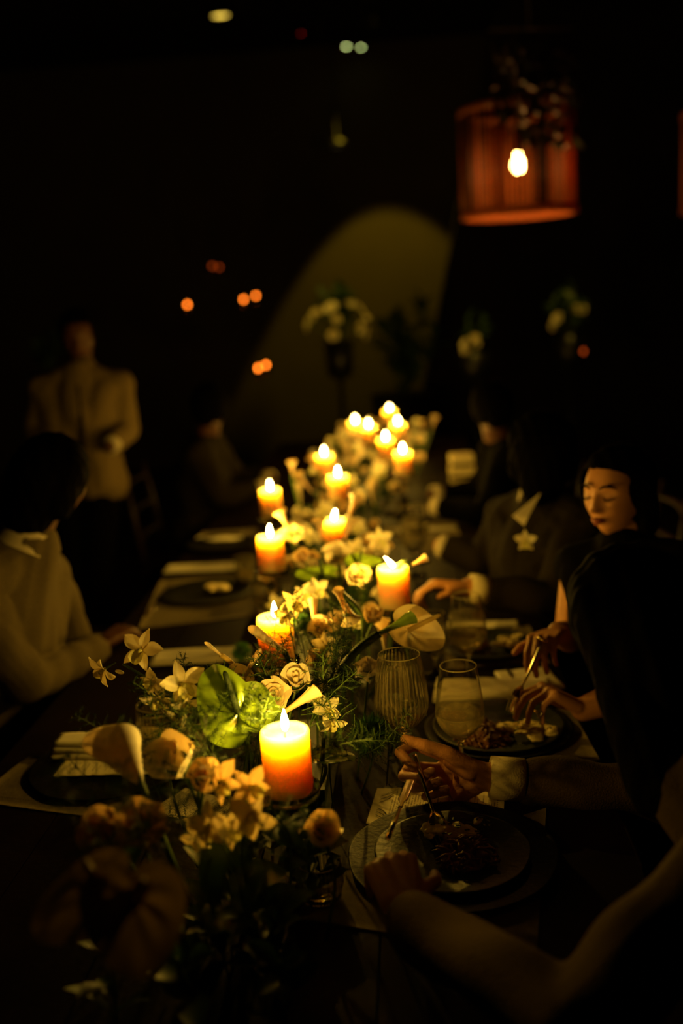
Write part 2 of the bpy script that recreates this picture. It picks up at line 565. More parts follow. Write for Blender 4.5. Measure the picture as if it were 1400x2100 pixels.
def rose_kit(seed, R=.033, open_=1.0, layers=(3, 4, 5, 5)):
    out = []
    k = 0
    for li, n in enumerate(layers):
        t = li/(len(layers)-1)
        for i in range(n):
            r = R*(.22+.62*t)
            phi = 2*PI*i/n + li*.9 + seed
            out.append(wrap_petal(r*.75, r*(1.0+.5*t*open_), R*(1.50-.28*t*open_), (1.2-.15*t)*(3.6/n if n > 3 else 1.25), curl=.05+.55*t*open_, round_=.22+.2*t, lift=R*.05*(1-t), phi=phi, seed=seed*31+k, wob=.05).mesh(name='rose_petal'))
            k += 1
    return out
def norm_kit(kit, r):
    m = max(math.hypot(v.co.x, v.co.y) for me in kit for v in me.vertices)
    for me in kit: me.transform(Matrix.Scale(r/m, 4))
    return kit
KITS = {'rose': [rose_kit(s) for s in range(3)], 'bud': [rose_kit(s+5, open_=.25, layers=(3, 3, 4)) for s in range(2)],
        'open': [rose_kit(s+9, open_=1.5, layers=(3, 4, 5, 6)) for s in range(2)]}
for _k, _r0 in (('rose', .031), ('bud', .024), ('open', .037)):
    for _kit in KITS[_k]: norm_kit(_kit, _r0)
_b = MB(); _b.lathe([(.0005, -.006), (.006, -.004), (.012, .004), (.010, .012)], 12); SEPAL = _b.mesh(name='calyx')

STEMS = []
def stem_to(root, head, base, r=.0024, bend=.02, name='stem', m='stem', seed=0):
    """a stem child of root from head (world) to base (world)"""
    rs = random.Random(seed)
    mid = (Vector(head)+Vector(base))/2 + Vector((rs.uniform(-bend, bend), rs.uniform(-bend, bend), .01))
    inv = (Matrix.Translation(root.location) @ root.rotation_quaternion.to_matrix().to_4x4() if root.rotation_mode == 'QUATERNION' else Matrix.Translation(root.location)).inverted()
    sc = root.scale[0]
    path = [(inv @ p)/sc for p in spline([head, mid, base], 6)]
    b = MB(); b.tube(path, r/sc, 7)
    return link(name, b.mesh(), M[m], root)

def base_for(p, seed=0):
    rs = random.Random(seed)
    return Vector((p.x*.75+.02+rs.uniform(-.02, .02), p.y+rs.uniform(-.02, .04), TZ+.012))

FL = []
def rose(p, axis, kind='rose', size=1.0, m='white_petal', label='', group=None, seed=0, stem=True):
    root = thing('rose', label, 'flower', p, quat_z(axis), group)
    root.scale = (size,)*3
    kits = KITS[kind]
    kit = kits[seed % len(kits)]
    for i, me in enumerate(kit):
        o = link('petal', me, None, root)
        if not me.materials: me.materials.append(None)
        o.material_slots[0].link = 'OBJECT'
        o.material_slots[0].material = M[m]
    link('calyx', SEPAL, M['stem'], root)
    if stem: stem_to(root, Vector(p)-Vector(axis).normalized()*.004, base_for(Vector(p), seed), seed=seed)
    return root

OP = [petal(.033, .0072, 1.0, 1.50, .45, 1.1, wide=.48, ruf=.001, seed=1).mesh(name='orchid_petal'),
      petal(.034, .0098, .95, 1.55, .35, .95, wide=.55, ruf=.0015, seed=2).mesh(name='orchid_petal'),
      petal(.032, .0070, 1.0, 1.95, .45, 1.1, wide=.45, ruf=.001, seed=3).mesh(name='orchid_petal')]
_b = petal(.024, .010, .7, 1.9, .9, .8, ruf=.0012, wide=.62, seed=4); LIP = _b.mesh(name='orchid_lip')
_b = MB(); _b.tube(spline([(0, 0, -.002), (.001, 0, .006), (.003, 0, .012)], 4), [.0028]*4+[.0030]*4+[.0018], 8); COLUMN = _b.mesh(name='orchid_column')
_b = MB(); _b.tube(spline([(0, 0, 0), (-.002, 0, -.010), (-.008, 0, -.020)], 4), [.0022]*5+[.0013]*4, 6); PEDI = _b.mesh(name='orchid_pedicel')
def orchid(p, axis, up=(0, 0, 1), size=1.0, label='', group=None, seed=0, m='orchid_petal', stem=True):
    root = thing('orchid_bloom', label, 'orchid', p, quat_z(axis, up), group)
    root.scale = (size,)*3
    rs = random.Random(seed)
    for k in range(5):
        a = PI/2 + k*2*PI/5
        me = OP[0] if k == 0 else OP[1] if k in (1, 4) else OP[2]
        o = link('petal', me, None, root)
        if not me.materials: me.materials.append(None)
        o.material_slots[0].link = 'OBJECT'; o.material_slots[0].material = M[m]
        o.rotation_euler = (rs.uniform(-.15, .15), rs.uniform(-.25, .2), a)
    o = link('lip', LIP, M['orchid_lip'], root); o.rotation_euler = (0, 0, -PI/2)
    o = link('column', COLUMN, M['orchid_lip'], root); o.rotation_euler = (0, 0, -PI/2)
    o = link('pedicel', PEDI, M['stem'], root); o.rotation_euler = (0, 0, rs.uniform(0, 6))
    if stem: stem_to(root, Vector(p)-Vector(axis).normalized()*.003, base_for(Vector(p), seed+1), r=.0015, seed=seed)
    return root

def calla_mesh(H=.11, R=.03, flare=1.0, tip=.03, turns=1.12, nu=36, nv=16, power=1.7):
    pts = []
    for j in range(nv):
        v = j/(nv-1)
        for i in range(nu):
            u = -1+2*i/(nu-1)
            a = u*PI*turns
            r = .0045+(R-.0045)*v**power
            r *= 1+.12*u
            fl = max(0, v-.7)/.3
            r += flare*R*.55*fl**1.6*(.6+.4*math.cos(a))
            h = H*v*(1 - .20*(abs(u)**2)*v) + tip*fl**1.5*max(0, math.cos(a))**1.5
            h -= flare*R*.30*fl**2*(.6+.4*math.cos(a))
            pts.append((r*math.cos(a), r*math.sin(a), h))
    b = MB(); b.grid(pts, nu, nv); return b.mesh(name='calla_spathe')
CALLA = {'open': calla_mesh(), 'slim': calla_mesh(.10, .013, .35, .012, 1.3), 'closed': calla_mesh(.085, .0095, .0, .018, 1.5), 'wide': calla_mesh(.10, .040, 1.2, .03, 1.05), 'cup': calla_mesh(.10, .034, .45, .020, 1.04, power=.85)}
for _k, _r0 in (('open', .026), ('wide', .034), ('slim', .014)):
    _m = max(math.hypot(v.co.x, v.co.y) for v in CALLA[_k].vertices)
    CALLA[_k].transform(Matrix.Diagonal((_r0/_m, _r0/_m, 1, 1)))
_b = MB(); _b.tube([(0, 0, .01), (0, 0, .07)], [.004, .0035], 8); CSPAD = _b.mesh(name='calla_spadix')
CALLA_H = {k_: max(v.co.z for v in m_.vertices)*.93 for k_, m_ in CALLA.items()}
def calla(p, axis, up, kind='open', size=1.0, m='cream_petal', label='', group=None, stem_pts=None, spadix=True, sr=.0048, sm='stem'):
    root = thing('calla_lily', label, 'flower', p, quat_z(axis, up), group)
    fat = size
    if Vector(axis).length < .3: size = Vector(axis).length/CALLA_H[kind]
    root.scale = (size,)*3
    me = CALLA[kind]
    o = link('spathe', me, None, root)
    o.scale = (fat/size, fat/size, 1)
    if not me.materials: me.materials.append(None)
    o.material_slots[0].link = 'OBJECT'; o.material_slots[0].material = M[m]
    o.rotation_euler = (0, 0, PI/2)
    if spadix: link('spadix', CSPAD, M['spadix'], root)
    inv = (Matrix.Translation(root.location) @ root.rotation_quaternion.to_matrix().to_4x4()).inverted()
    pp = [Vector(p)+Vector(axis).normalized()*.003] + (stem_pts or [Vector(p)-Vector(axis).normalized()*.04, base_for(Vector(p), 3)])
    path = [(inv @ Vector(q))/size for q in spline(pp, 6)]
    b = MB(); b.tube(path, sr/size, 9); link('stem', b.mesh(), M[sm], root)
    return root

def heart(R=.06, cup=.35, veins=9, amp=.0028, nr=16, na=96, notch=.55, lop=1.0, nw=.38):
    """heart spathe in the XY plane, tip to +Y, attach point at the origin, facing +Z"""
    pts = [(0, 0, 0)]
    f = []
    for j in range(1, nr+1):
        t = j/nr
        for i in range(na):
            a = 2*PI*i/na        # 0 = tip direction
            c = math.cos(a)
            rad = R*(.78 + .42*max(0, c)**3 + .10*abs(math.sin(a)) )
            d = abs(PI-a)
            rad *= 1-notch*math.exp(-(d/nw)**2)
            rad *= 1+.10*max(0, c)**14
            x = rad*t*math.sin(a); y = rad*t*math.cos(a)+R*.0
            q = min(a, 2*PI-a)
            if a < PI: x *= lop
            # curved quilting between the veins
            z = cup*R*(t**2)*(.35+.25*abs(math.sin(a)))
            z += amp*math.cos(q*veins+4.0*t*math.sin(q))*math.sin(PI*min(1, t*1.1))**1.5
            z += -.10*R*math.exp(-((q)/.16)**2)*t
            z += .05*R*math.sin(3*a+1)*t*t
            pts.append((x, y, z))
    for i in range(na): f.append((0, 1+i, 1+(i+1) % na))
    for j in range(nr-1):
        for i in range(na):
            a0 = 1+j*na+i; a1 = 1+j*na+(i+1) % na
            f.append((a0, a0+na, a1+na, a1))
    return mk(pts, f, name='heart_spathe')
HEART = heart(amp=.0042, lop=.72, notch=.30, veins=6, nw=.26)
HEART_FLAT = heart(cup=.06, amp=.0020, notch=.35, nw=.3, veins=6)
_b = MB(); _b.tube(spline([(0, 0, -.002), (0, .004, .02), (0, .010, .055)], 6), [.0052]*6+[.0048]*4+[.0042]*2+[.0018], 10); ASP = _b.mesh(name='anthurium_spadix')
def anthurium(p, axis, tipdir, size=1.0, m='green_spathe', sm='spadix_dark', flat=False, label='', group=None, base=None, spad_rot=None, splen=1):
    root = thing('anthurium', label, 'flower', p, quat_z(axis, tipdir), group)
    root.scale = (size,)*3
    me = HEART_FLAT if flat else HEART
    o = link('spathe', me, None, root)
    if not me.materials: me.materials.append(None)
    o.material_slots[0].link = 'OBJECT'; o.material_slots[0].material = M[m]
    o2 = link('spadix', ASP, None, root)
    if not ASP.materials: ASP.materials.append(None)
    o2.material_slots[0].link = 'OBJECT'; o2.material_slots[0].material = M[sm]
    o2.scale = (1, 1, splen)
    if spad_rot: o2.rotation_euler = spad_rot
    stem_to(root, Vector(p)-Vector(axis).normalized()*.001, base or base_for(Vector(p), 5), r=.0034)
    return root

def fuzz_ball(n=900, R=.036, seed=0):
    rs = random.Random(seed)
    b = MB()
    for k in range(n):
        d = Vector((rs.gauss(0, 1), rs.gauss(0, 1), rs.gauss(.15, 1))).normalized()
        s = d.cross(Vector((rs.random(), rs.random(), rs.random()))).normalized()
        L = R*rs.uniform(.8, 1.05)
        c = d.cross(s)*rs.uniform(-.25, .25)*R
        p0 = d*R*.35; p1 = d*L*.72+c*.4; p2 = d*L+c
        wv = .0007
        b.add([p0-s*wv, p0+s*wv, p1+s*wv*1.1, p1-s*wv*1.1, p2], [(0, 1, 2, 3), (3, 2, 4)])
    return b.mesh(name='fuzz')
FUZZ = [fuzz_ball(seed=1), fuzz_ball(seed=2)]
_b = MB(); _b.sphere((0, 0, 0), .018, 8); CORE = _b.mesh(name='fuzz_core')
def dianthus(p, size=1.0, label='', group=None, seed=0):
    root = thing('green_dianthus', label, 'flower', p, quat_z((RND.uniform(-.4, .4), -.5, 1)), group)
    root.scale = (size,)*3
    o = link('fringe', FUZZ[seed % 2], M['dianthus'], root); o['kind'] = 'stuff'
    link('flower_core', CORE, M['leaf'], root)
    stem_to(root, Vector(p), base_for(Vector(p), seed), seed=seed)
    return root

def sprig_mesh(L=.16, seed=0, n=26):
    rs = random.Random(seed)
    bs = MB(); bn = MB()
    main = spline([(0, 0, 0), (rs.uniform(-.01, .01), .01, L*.5), (rs.uniform(-.02, .02), .035, L)], 10)
    bs.tube(main, [.0011*(1-.6*i/len(main)) for i in range(len(main))], 5)
    for k in range(n):
        t = .15+.85*k/n
        p = main[min(int(t*(len(main)-1)), len(main)-1)]
        a = k*2.4+rs.random()
        d = Vector((math.cos(a), math.sin(a), .55)).normalized()
        l = L*.33*(1.15-t)*rs.uniform(.7, 1.2)+.010
        q = p+d*l+Vector((0, 0, -.1*l))
        bs.tube([p, (p+q)/2+Vector((0, 0, .003)), q], .00045, 4)
        for j in range(11):
            s = (j+1)/11
            c = p.lerp(q, s)
            for e in range(2):
                nd = (Vector((rs.gauss(0, 1), rs.gauss(0, 1), rs.gauss(0, 1))).normalized()*.9+d*.7).normalized()
                sd = nd.cross(Vector((rs.random(), rs.random(), 1))).normalized()*.00055
                ln = rs.uniform(.006, .012)
                bn.add([c-sd, c+sd, c+nd*ln], [(0, 1, 2)])
    return bs.mesh(name='sprig_stems'), bn.mesh(name='sprig_needles')
SPRIGS = [sprig_mesh(.15, s) for s in range(4)]
def sprig(p, axis, size=1.0, label='', group=None, seed=0):
    root = thing('fern_sprig', label, 'foliage', p, quat_z(axis, (RND.uniform(-1, 1), RND.uniform(-1, 1), RND.uniform(-1, 1))), group)
    root.scale = (size,)*3
    s, n = SPRIGS[seed % 4]
    link('stem', s, M['stem'], root)
    o = link('needles', n, M['needle'], root); o['kind'] = 'stuff'
    return root

LEAF = petal(.07, .016, .5, 1.3, .3, .9, seed=9).mesh(name='leaf_blade')
def leaf_branch(p, size, label, group=None, seed=0, n=7):
    rs = random.Random(seed)
    root = thing('leafy_stem', label, 'foliage', p, quat_z((rs.uniform(-.5, .5), rs.uniform(-.6, .3), 1)), group)
    root.scale = (size,)*3
    b = MB(); b.tube([(0, 0, -.02), (0, 0, .09)], .0016, 6); link('stem', b.mesh(), M['stem'], root)
    for k in range(n):
        o = link('leaf', LEAF, M['leaf'], root)
        o.location = (0, 0, .09*k/n); o.rotation_euler = (0, rs.uniform(-.2, .4), k*2.4+rs.random())
        s = rs.uniform(.6, 1.1); o.scale = (s, s, s)
    return root

CAMDIR = -_f
def cdir(dx=0, dy=0, k=1.0):
    """direction facing the viewer's side of the table, turned by dx, dy"""
    return (CAMDIR*k + CR*dx + CU*dy).normalized()

# ------------------------------------------------------------------ hero flowers
G_OR = 'dendrobium orchids in the runner'
# near left orchid spray
spray = thing('orchid_spray', 'dark green arching orchid stem over the ribbed tumbler, with small buds', 'foliage', dep(350, 1425, 1.68))
inv = -Vector(spray.location)
pth = [dep(252, 1362, 1.70), dep(292, 1385, 1.69), dep(330, 1410, 1.68), dep(362, 1432, 1.67), dep(410, 1475, 1.66), base_for(dep(455, 1560, 1.62))]
b = MB(); b.tube([p+inv for p in spline(pth, 8)], .0022, 7); link('stem', b.mesh(), M['stem'], spray)
for (x, y, D, s, ax, ay) in [(352, 1468, 1.64, .016, -.8, .6), (375, 1478, 1.63, .015, .2, .7), (402, 1493, 1.63, .018, .9, 0), (372, 1497, 1.62, .012, -.7, -.3), (245, 1378, 1.7, .010, -.7, .2)]:
    b = MB(); b.sphere((0, 0, 0), s*.62, 8, (.55, .55, 1.25), quat_z(CR*ax+CU*ay).to_matrix())
    link('bud', b.mesh(), M['orchid_petal'], spray, dep(x, y, D)+inv)
for (x, y, D, dx, dy, s, up, l) in [
        (291, 1334, 1.67, -.15, .35, 1.18, (.3, 0, 1), 'topmost white orchid bloom of the left spray, five pointed petals'),
        (374, 1402, 1.66, .25, .15, 1.30, (-.2, 0, 1), 'largest white orchid bloom, just left of the green heart-shaped spathe'),
        (214, 1372, 1.69, -.9, -.5, 1.00, (.6, 0, 1), 'leftmost white orchid bloom, seen from the side at the tip of the spray'),
        (318, 1398, 1.67, -.3, -.2, .90, (1, 0, .4), 'white orchid bloom in the middle of the left spray'),
        (326, 1430, 1.655, -.2, -.9, .98, (0, 0, 1), 'drooping white orchid bloom right above the ribbed tumbler'),
        (382, 1440, 1.655, .5, -.8, .9, (0, 0, 1), 'drooping white orchid bloom touching the green spathe')]:
    orchid(dep(x, y, D), cdir(dx, dy), up, s*.98, l, G_OR, seed=x, stem=False)

# second orchid group by the near candle
for (x, y, D, dx, dy, s, l) in [
        (668, 1455, 1.74, .4, .3, .9, 'pale orchid bloom right of the nearest candle flame'),
        (650, 1430, 1.78, -.3, .5, .8, 'pale orchid bloom behind the orange rolled calla'),
        (680, 1480, 1.72, .5, -.6, .8, 'pale orchid bloom above the green curved spathe'),
        (602, 1238, 2.05, .1, .2, 1.0, 'orange lit orchid bloom behind the second candle flame'),
        (588, 1262, 2.03, -.6, -.2, .9, 'orange lit orchid bloom drooping in front of the second candle'),
        (650, 1212, 2.3, .1, .5, 1.0, 'pale orchid bloom in front of the green leaves'),
        (625, 1222, 2.3, -.4, .5, 1.0, 'pale orchid bloom left of the upright calla tube'),
        (778, 1108, 2.7, .2, .3, 1.15, 'blurred orchid bloom above the candle with the leaning flame'),
        (728, 1128, 2.75, .1, .4, 1.1, 'blurred orchid bloom left of the leaning flame'),
        (668, 1325, 1.98, -.3, .5, .9, 'pale orchid bloom on the rose right of the second candle'),
        (455, 1602, 1.42, -.4, .3, 1.05, 'blurred peach orchid bloom left of the nearest candle foot'),
        (512, 1612, 1.40, .4, .2, 1.0, 'blurred peach orchid bloom touching the nearest candle'),
        (430, 1690, 1.37, -.3, .1, 1.05, 'blurred orchid bloom low in the front of the runner'),
        (512, 1672, 1.36, .2, -.1, 1.15, 'largest blurred orchid bloom below left of the nearest candle'),
        (470, 1700, 1.38, .2, .3, .9, 'blurred orchid bloom between its two larger neighbours in front'),
        (405, 1715, 1.40, -.5, -.4, .8, 'small orchid bloom at the lower front edge of the runner')]:
    orchid(dep(x, y, D), cdir(dx, dy), (RND.uniform(-1, 1), 0, 1), s, l, G_OR, seed=x+y, m='peach_petal' if y > 1590 and x > 440 and y < 1650 else 'orchid_petal')

# roses
for (x, y, D, kind, s, dx, dy, m, l) in [
        (607, 1405, 1.79, 'bud', 1.25, 0, .75, 'white_petal', 'plump half-open white rosebud above the orange rolled calla'),
        (562, 1430, 1.76, 'rose', 1.12, 0, .45, 'cream_petal', 'open white rose between the green spathe and the rosebud'),
        (522, 1418, 1.78, 'rose', .62, -.3, .5, 'white_petal', 'small round white rose behind the green spathe'),
        (500, 1402, 1.80, 'bud', .45, -.3, .5, 'white_petal', 'tiny white rosebud at top edge of the green spathe'),
        (652, 1362, 1.95, 'rose', 1.0, .2, .8, 'white_petal', 'white rose right of the second candle, fern in front'),
        (754, 1376, 1.93, 'open', .80, -.3, .8, 'white_petal', 'cream rose directly left of the tall ribbed wine glass'),
        (765, 1272, 2.15, 'bud', 1.0, 0, .9, 'cream_petal', 'round cream rosebud under the candle with the leaning flame'),
        (660, 1293, 2.12, 'rose', 1.05, -.1, .8, 'cream_petal', 'cream rose left of the hanging peach calla'),
        (735, 1186, 2.45, 'open', 1.05, 0, .7, 'cream_petal', 'wide open cream rose left of the leaning-flame candle'),
        (690, 1140, 2.65, 'open', 1.2, .1, .8, 'white_petal', 'blurred white rose above the bright green leaves'),
        (372, 1572, 1.50, 'bud', 1.7, -.45, .75, 'white_petal', 'large cream tulip-like rose left of the nearest candle'),
        (418, 1602, 1.46, 'bud', 1.15, .2, .7, 'peach_petal', 'smaller peach bloom tucked behind the tulip-like rose'),
        (222, 1715, 1.32, 'bud', 1.35, -.3, .7, 'peach_petal', 'blurred dim bloom at the left front of the runner'),
        (290, 1698, 1.33, 'open', 1.15, .1, .8, 'peach_petal', 'blurred dim round rose in front of the menu card'),
        (660, 1705, 1.42, 'bud', 1.15, .1, .5, 'cream_petal', 'dim rose in shadow right of the nearest candle pedestal'),
        (545, 1640, 1.48, 'bud', .6, -.2, .5, 'peach_petal', 'dim bloom in shadow behind the front orchids'),
        (600, 1100, 2.9, 'open', 1.1, 0, .8, 'cream_petal', 'blurred cream rose right of the fourth candle'),
        (625, 1150, 2.6, 'bud', 1.0, -.4, .8, 'peach_petal', 'blurred peach bloom below the fourth candle'),
        (775, 1130, 2.7, 'rose', 1.0, .3, .9, 'white_petal', 'blurred white rose behind the leaning flame'),
        (835, 1310, 2.05, 'rose', .7, .5, .6, 'white_petal', 'white rose half hidden behind the cream spathe')]:
    rose(dep(x, y, D), cdir(dx, dy), kind, s, m, l, 'roses in the runner', seed=(x*7+y) % 97)

# callas
calla(dep(288, 1606, 1.37), (dep(226, 1512, 1.425)-dep(288, 1606, 1.37)), CAMDIR*-.1+CR*-.9+CU*.3, 'cup', .92, 'white_petal', 'large open pale calla lily standing in front of the rolled napkin', 'calla lilies', spadix=True,
      stem_pts=[dep(300, 1635, 1.38), base_for(dep(330, 1700, 1.40))])
calla(dep(585, 1338, 1.92), (dep(512, 1285, 1.88)-dep(585, 1338, 1.92)), CAMDIR, 'closed', 1.0, 'cream_petal', 'closed cream calla bud crossing in front of the second candle', 'calla lilies', [dep(600, 1368, 1.93), dep(640, 1440, 1.92)], spadix=False, sr=.0055)
calla(dep(580, 1462, 1.70), (dep(655, 1412, 1.66)-dep(580, 1462, 1.70)), CAMDIR, 'slim', .95, 'peach_petal', 'rolled calla tube glowing orange just above the nearest flame', 'calla lilies', [dep(560, 1490, 1.72), dep(540, 1560, 1.72)], spadix=False)
calla(dep(775, 1300, 1.97), (dep(852, 1262, 1.93)-dep(775, 1300, 1.97)), CAMDIR, 'slim', 1.05, 'green_spathe', 'greenish calla with a thick curved green stem reaching to the glasses', 'calla lilies', [dep(735, 1330, 1.97), dep(700, 1372, 1.96), dep(680, 1420, 1.95)], spadix=False, sr=.0085)
calla(dep(842, 1160, 2.40), (dep(876, 1142, 2.38)-dep(842, 1160, 2.40)), CAMDIR, 'slim', .75, 'peach_petal', 'small orange calla tip beside the candle with the leaning flame', 'calla lilies', spadix=False)
calla(dep(645, 1290, 2.15), (dep(641, 1225, 2.13)-dep(645, 1290, 2.15)), CAMDIR, 'slim', .85, 'cream_petal', 'upright yellowish calla tube behind the cream roses', 'calla lilies', spadix=False)
calla(dep(690, 1205, 2.12), (dep(728, 1290, 2.05)-dep(690, 1205, 2.12)), CAMDIR, 'wide', .80, 'peach_petal', 'drooping peach calla in the middle of the runner', 'calla lilies', [dep(700, 1215, 2.13), dep(740, 1260, 2.14), dep(745, 1330, 2.14)], spadix=False, sm='stem')
calla(dep(708, 1262, 2.06), (dep(690, 1200, 2.03)-dep(708, 1262, 2.06)), CAMDIR, 'open', .55, 'peach_petal', 'small peach calla standing above the drooping one', 'calla lilies', spadix=False)
calla(dep(455, 1345, 1.85), (dep(457, 1345, 1.85)-dep(490, 1372, 1.86)), CAMDIR, 'closed', .4, 'cream_petal', 'thin pale pointed bud sticking up left behind the green spathe', 'calla lilies', [dep(475, 1360, 1.86), dep(500, 1392, 1.86)], spadix=False, sm='spadix')
calla(dep(505, 1378, 1.86), (dep(532, 1335, 1.88)-dep(505, 1378, 1.86)), CAMDIR, 'closed', .6, 'cream_petal', 'narrow calla bud left of the second candle', 'calla lilies', spadix=False)
for i, (x, y, D, x2, y2) in enumerate([(590, 1085, 2.9, 578, 1060), (660, 1110, 2.75, 655, 1080), (705, 1110, 2.8, 716, 1078), (640, 1010, 3.6, 620, 985), (600, 975, 3.9, 598, 955), (648, 960, 4.2, 640, 945), (715, 1060, 3.1, 725, 1030), (870, 885, 5.2, 866, 870), (885, 880, 5.2, 890, 862)]):
    calla(dep(x, y, D), (dep(x2, y2, D-.03)-dep(x, y, D))*1.7, CAMDIR, 'open', .9, 'peach_petal',
          ['blurred orange calla right of the fourth candle', 'blurred orange calla left of the fifth candle', 'blurred orange calla right below the fifth candle', 'blurred calla between the far left candles', 'dim calla leaning over far left table', 'dim orange calla before the far left candle', 'tall blurred calla right of the fifth candle', 'left orange bloom at the right edge of the far cluster', 'right orange bloom at the right edge of the far cluster'][i], 'calla lilies', spadix=False)

# anthuriums
anthurium(dep(487, 1461, 1.62), CAMDIR*1.0+CR*-.30+CU*.35, dep(432, 1388, 1.62)-dep(487, 1461, 1.62), 1.12, label='glossy green heart-shaped anthurium facing us, dark spadix', group='anthuriums',
          base=dep(490, 1640, 1.66), spad_rot=(-1.05, 0, -.35), splen=1.1)
anthurium(dep(514, 1448, 1.71), CAMDIR*.75+CR*.55+CU*.55, dep(585, 1490, 1.66)-dep(500, 1450, 1.68), .78, label='second green anthurium turned right, behind the heart-shaped one', group='anthuriums', base=dep(520, 1600, 1.7))
anthurium(dep(838, 1292, 1.98), CAMDIR*1.0+CU*.25+CR*.1, CR*1+CU*-.45, .92, 'cream_spathe', 'spadix', False, 'cream anthurium with long spadix behind the tall ribbed wine glass', 'anthuriums', spad_rot=(-1.15, 0, .85), splen=1.35)
anthurium(dep(660, 1560, 1.66), CU*1+CR*-.1+CAMDIR*.15, CR*1+CAMDIR*.4, .72, label='green spathe seen edge on right of the nearest candle', group='anthuriums', base=dep(640, 1640, 1.66))
anthurium(dep(662, 1180, 2.5), CAMDIR*.5+CU*1, CR*-1+CU*-.2, .85, label='blurred bright green spathe left of the open cream rose', group='anthuriums')
anthurium(dep(735, 1158, 2.55), CAMDIR*.5+CU*1, CR*1+CU*.2, .75, label='blurred green spathe behind the open cream rose', group='anthuriums')
anthurium(dep(212, 1825, 1.08), CAMDIR*.55+CR*-.1+CU*.9, CR*-.5-CU*1, 1.0, 'brown_spathe', 'spadix', True, label='left of the two dim spathes in the dark front corner', group='anthuriums', base=Vector((-.02, 1.22, TZ+.01)))
anthurium(dep(272, 1845, 1.06), CAMDIR*.65+CR*.3+CU*.8, CR*-.1-CU*1, 1.05, 'brown_spathe', 'spadix', True, label='right of the two dim spathes in the dark front corner', group='anthuriums', base=Vector((.0, 1.22, TZ+.01)))
anthurium(dep(497, 1392, 1.84), CAMDIR*.9+CR*.1, CR*-.8+CU*.9, .42, 'brown_spathe', 'spadix', True, 'small brownish spathe at the upper edge of the green spathe', 'anthuriums')

# green dianthus
for i, (x, y, D, s, l) in enumerate([(757, 1508, 1.86, 1.28, 'large dark green fluffy ball flower below the tall ribbed wine glass'),
        (338, 1535, 1.62, .85, 'fluffy green ball flower in front of the ribbed tumbler'),
        (618, 1275, 2.1, .6, 'small green ball flower right of the second candle flame'),
        (405, 1590, 1.5, .6, 'dark green ball flower under the tulip-like rose')]):
    dianthus(dep(x, y, D), s, l, 'green fluffy ball flowers', i)

# fern sprigs, hand placed then scattered
k = 0
NEARS = {'nearest candle': (583, 1560), 'second candle': (562, 1320), 'green heart-shaped spathe': (470, 1450), 'tall ribbed wine glass': (780, 1420), 'ribbed tumbler': (338, 1480),
         'big tulip-like rose': (372, 1572), 'open peach calla': (250, 1560), 'dim front spathes': (260, 1800), 'plump rosebud': (607, 1400), 'thick green calla stem': (700, 1340), 'front orchids': (440, 1690), 'large fluffy green ball': (740, 1520)}
for (x, y, D, dx, dy, s) in [(600, 1470, 1.82, -.5, .8, 1), (640, 1440, 1.85, .4, .8, 1), (680, 1400, 1.95, 0, 1, 1), (560, 1520, 1.7, -.5, .7, 1), (520, 1560, 1.62, .2, .8, 1), (470, 1600, 1.55, -.4, .8, 1), (480, 1520, 1.72, -.2, 1, .9), (380, 1560, 1.6, -.5, .9, .8), (540, 1380, 2.0, .4, .9, .9), (620, 1340, 2.05, -.3, .9, .9), (700, 1300, 2.2, .3, 1, .9), (330, 1640, 1.5, -.4, .8, 1), (380, 1650, 1.48, .3, .6, 1), (300, 1660, 1.45, -.8, .5, .9), (350, 1600, 1.55, 0, 1, .8), (680, 1440, 1.82, .3, .9, .8), (690, 1420, 1.85, -.7, .6, 1),
        (700, 1500, 1.7, -.4, .8, 1), (640, 1480, 1.75, .5, .9, .9), (440, 1560, 1.6, -.5, .8, .9), (420, 1530, 1.65, .5, .9, .8), (360, 1500, 1.66, -.5, .9, .8), (660, 1520, 1.7, .6, .2, .9), (430, 1760, 1.3, -.3, .5, 1), (250, 1780, 1.2, -.4, .5, 1),
        (720, 1560, 1.7, .7, .4, .9), (620, 1560, 1.6, .7, .5, .9), (500, 1540, 1.62, .3, 1, .8), (560, 1400, 1.9, .2, 1, .7), (690, 1340, 2.05, .4, 1, .8), (450, 1650, 1.42, -.3, .8, 1), (500, 1740, 1.35, .3, .3, 1), (330, 1760, 1.28, -.3, .5, 1), (400, 1450, 1.75, -.3, .9, .7), (290, 1560, 1.56, -.8, .8, .8)]:
    nn = min(NEARS, key=lambda q: (NEARS[q][0]-x)**2+(NEARS[q][1]-y)**2)
    sprig(dep(x, y, D), CR*dx+CU*dy+CAMDIR*.3, s, 'feathery %s fern sprig %s the %s' % ('upright' if dy > .75 else 'leaning', 'left of' if x < NEARS[nn][0] else 'right of', nn), 'near fern sprigs', k); k += 1

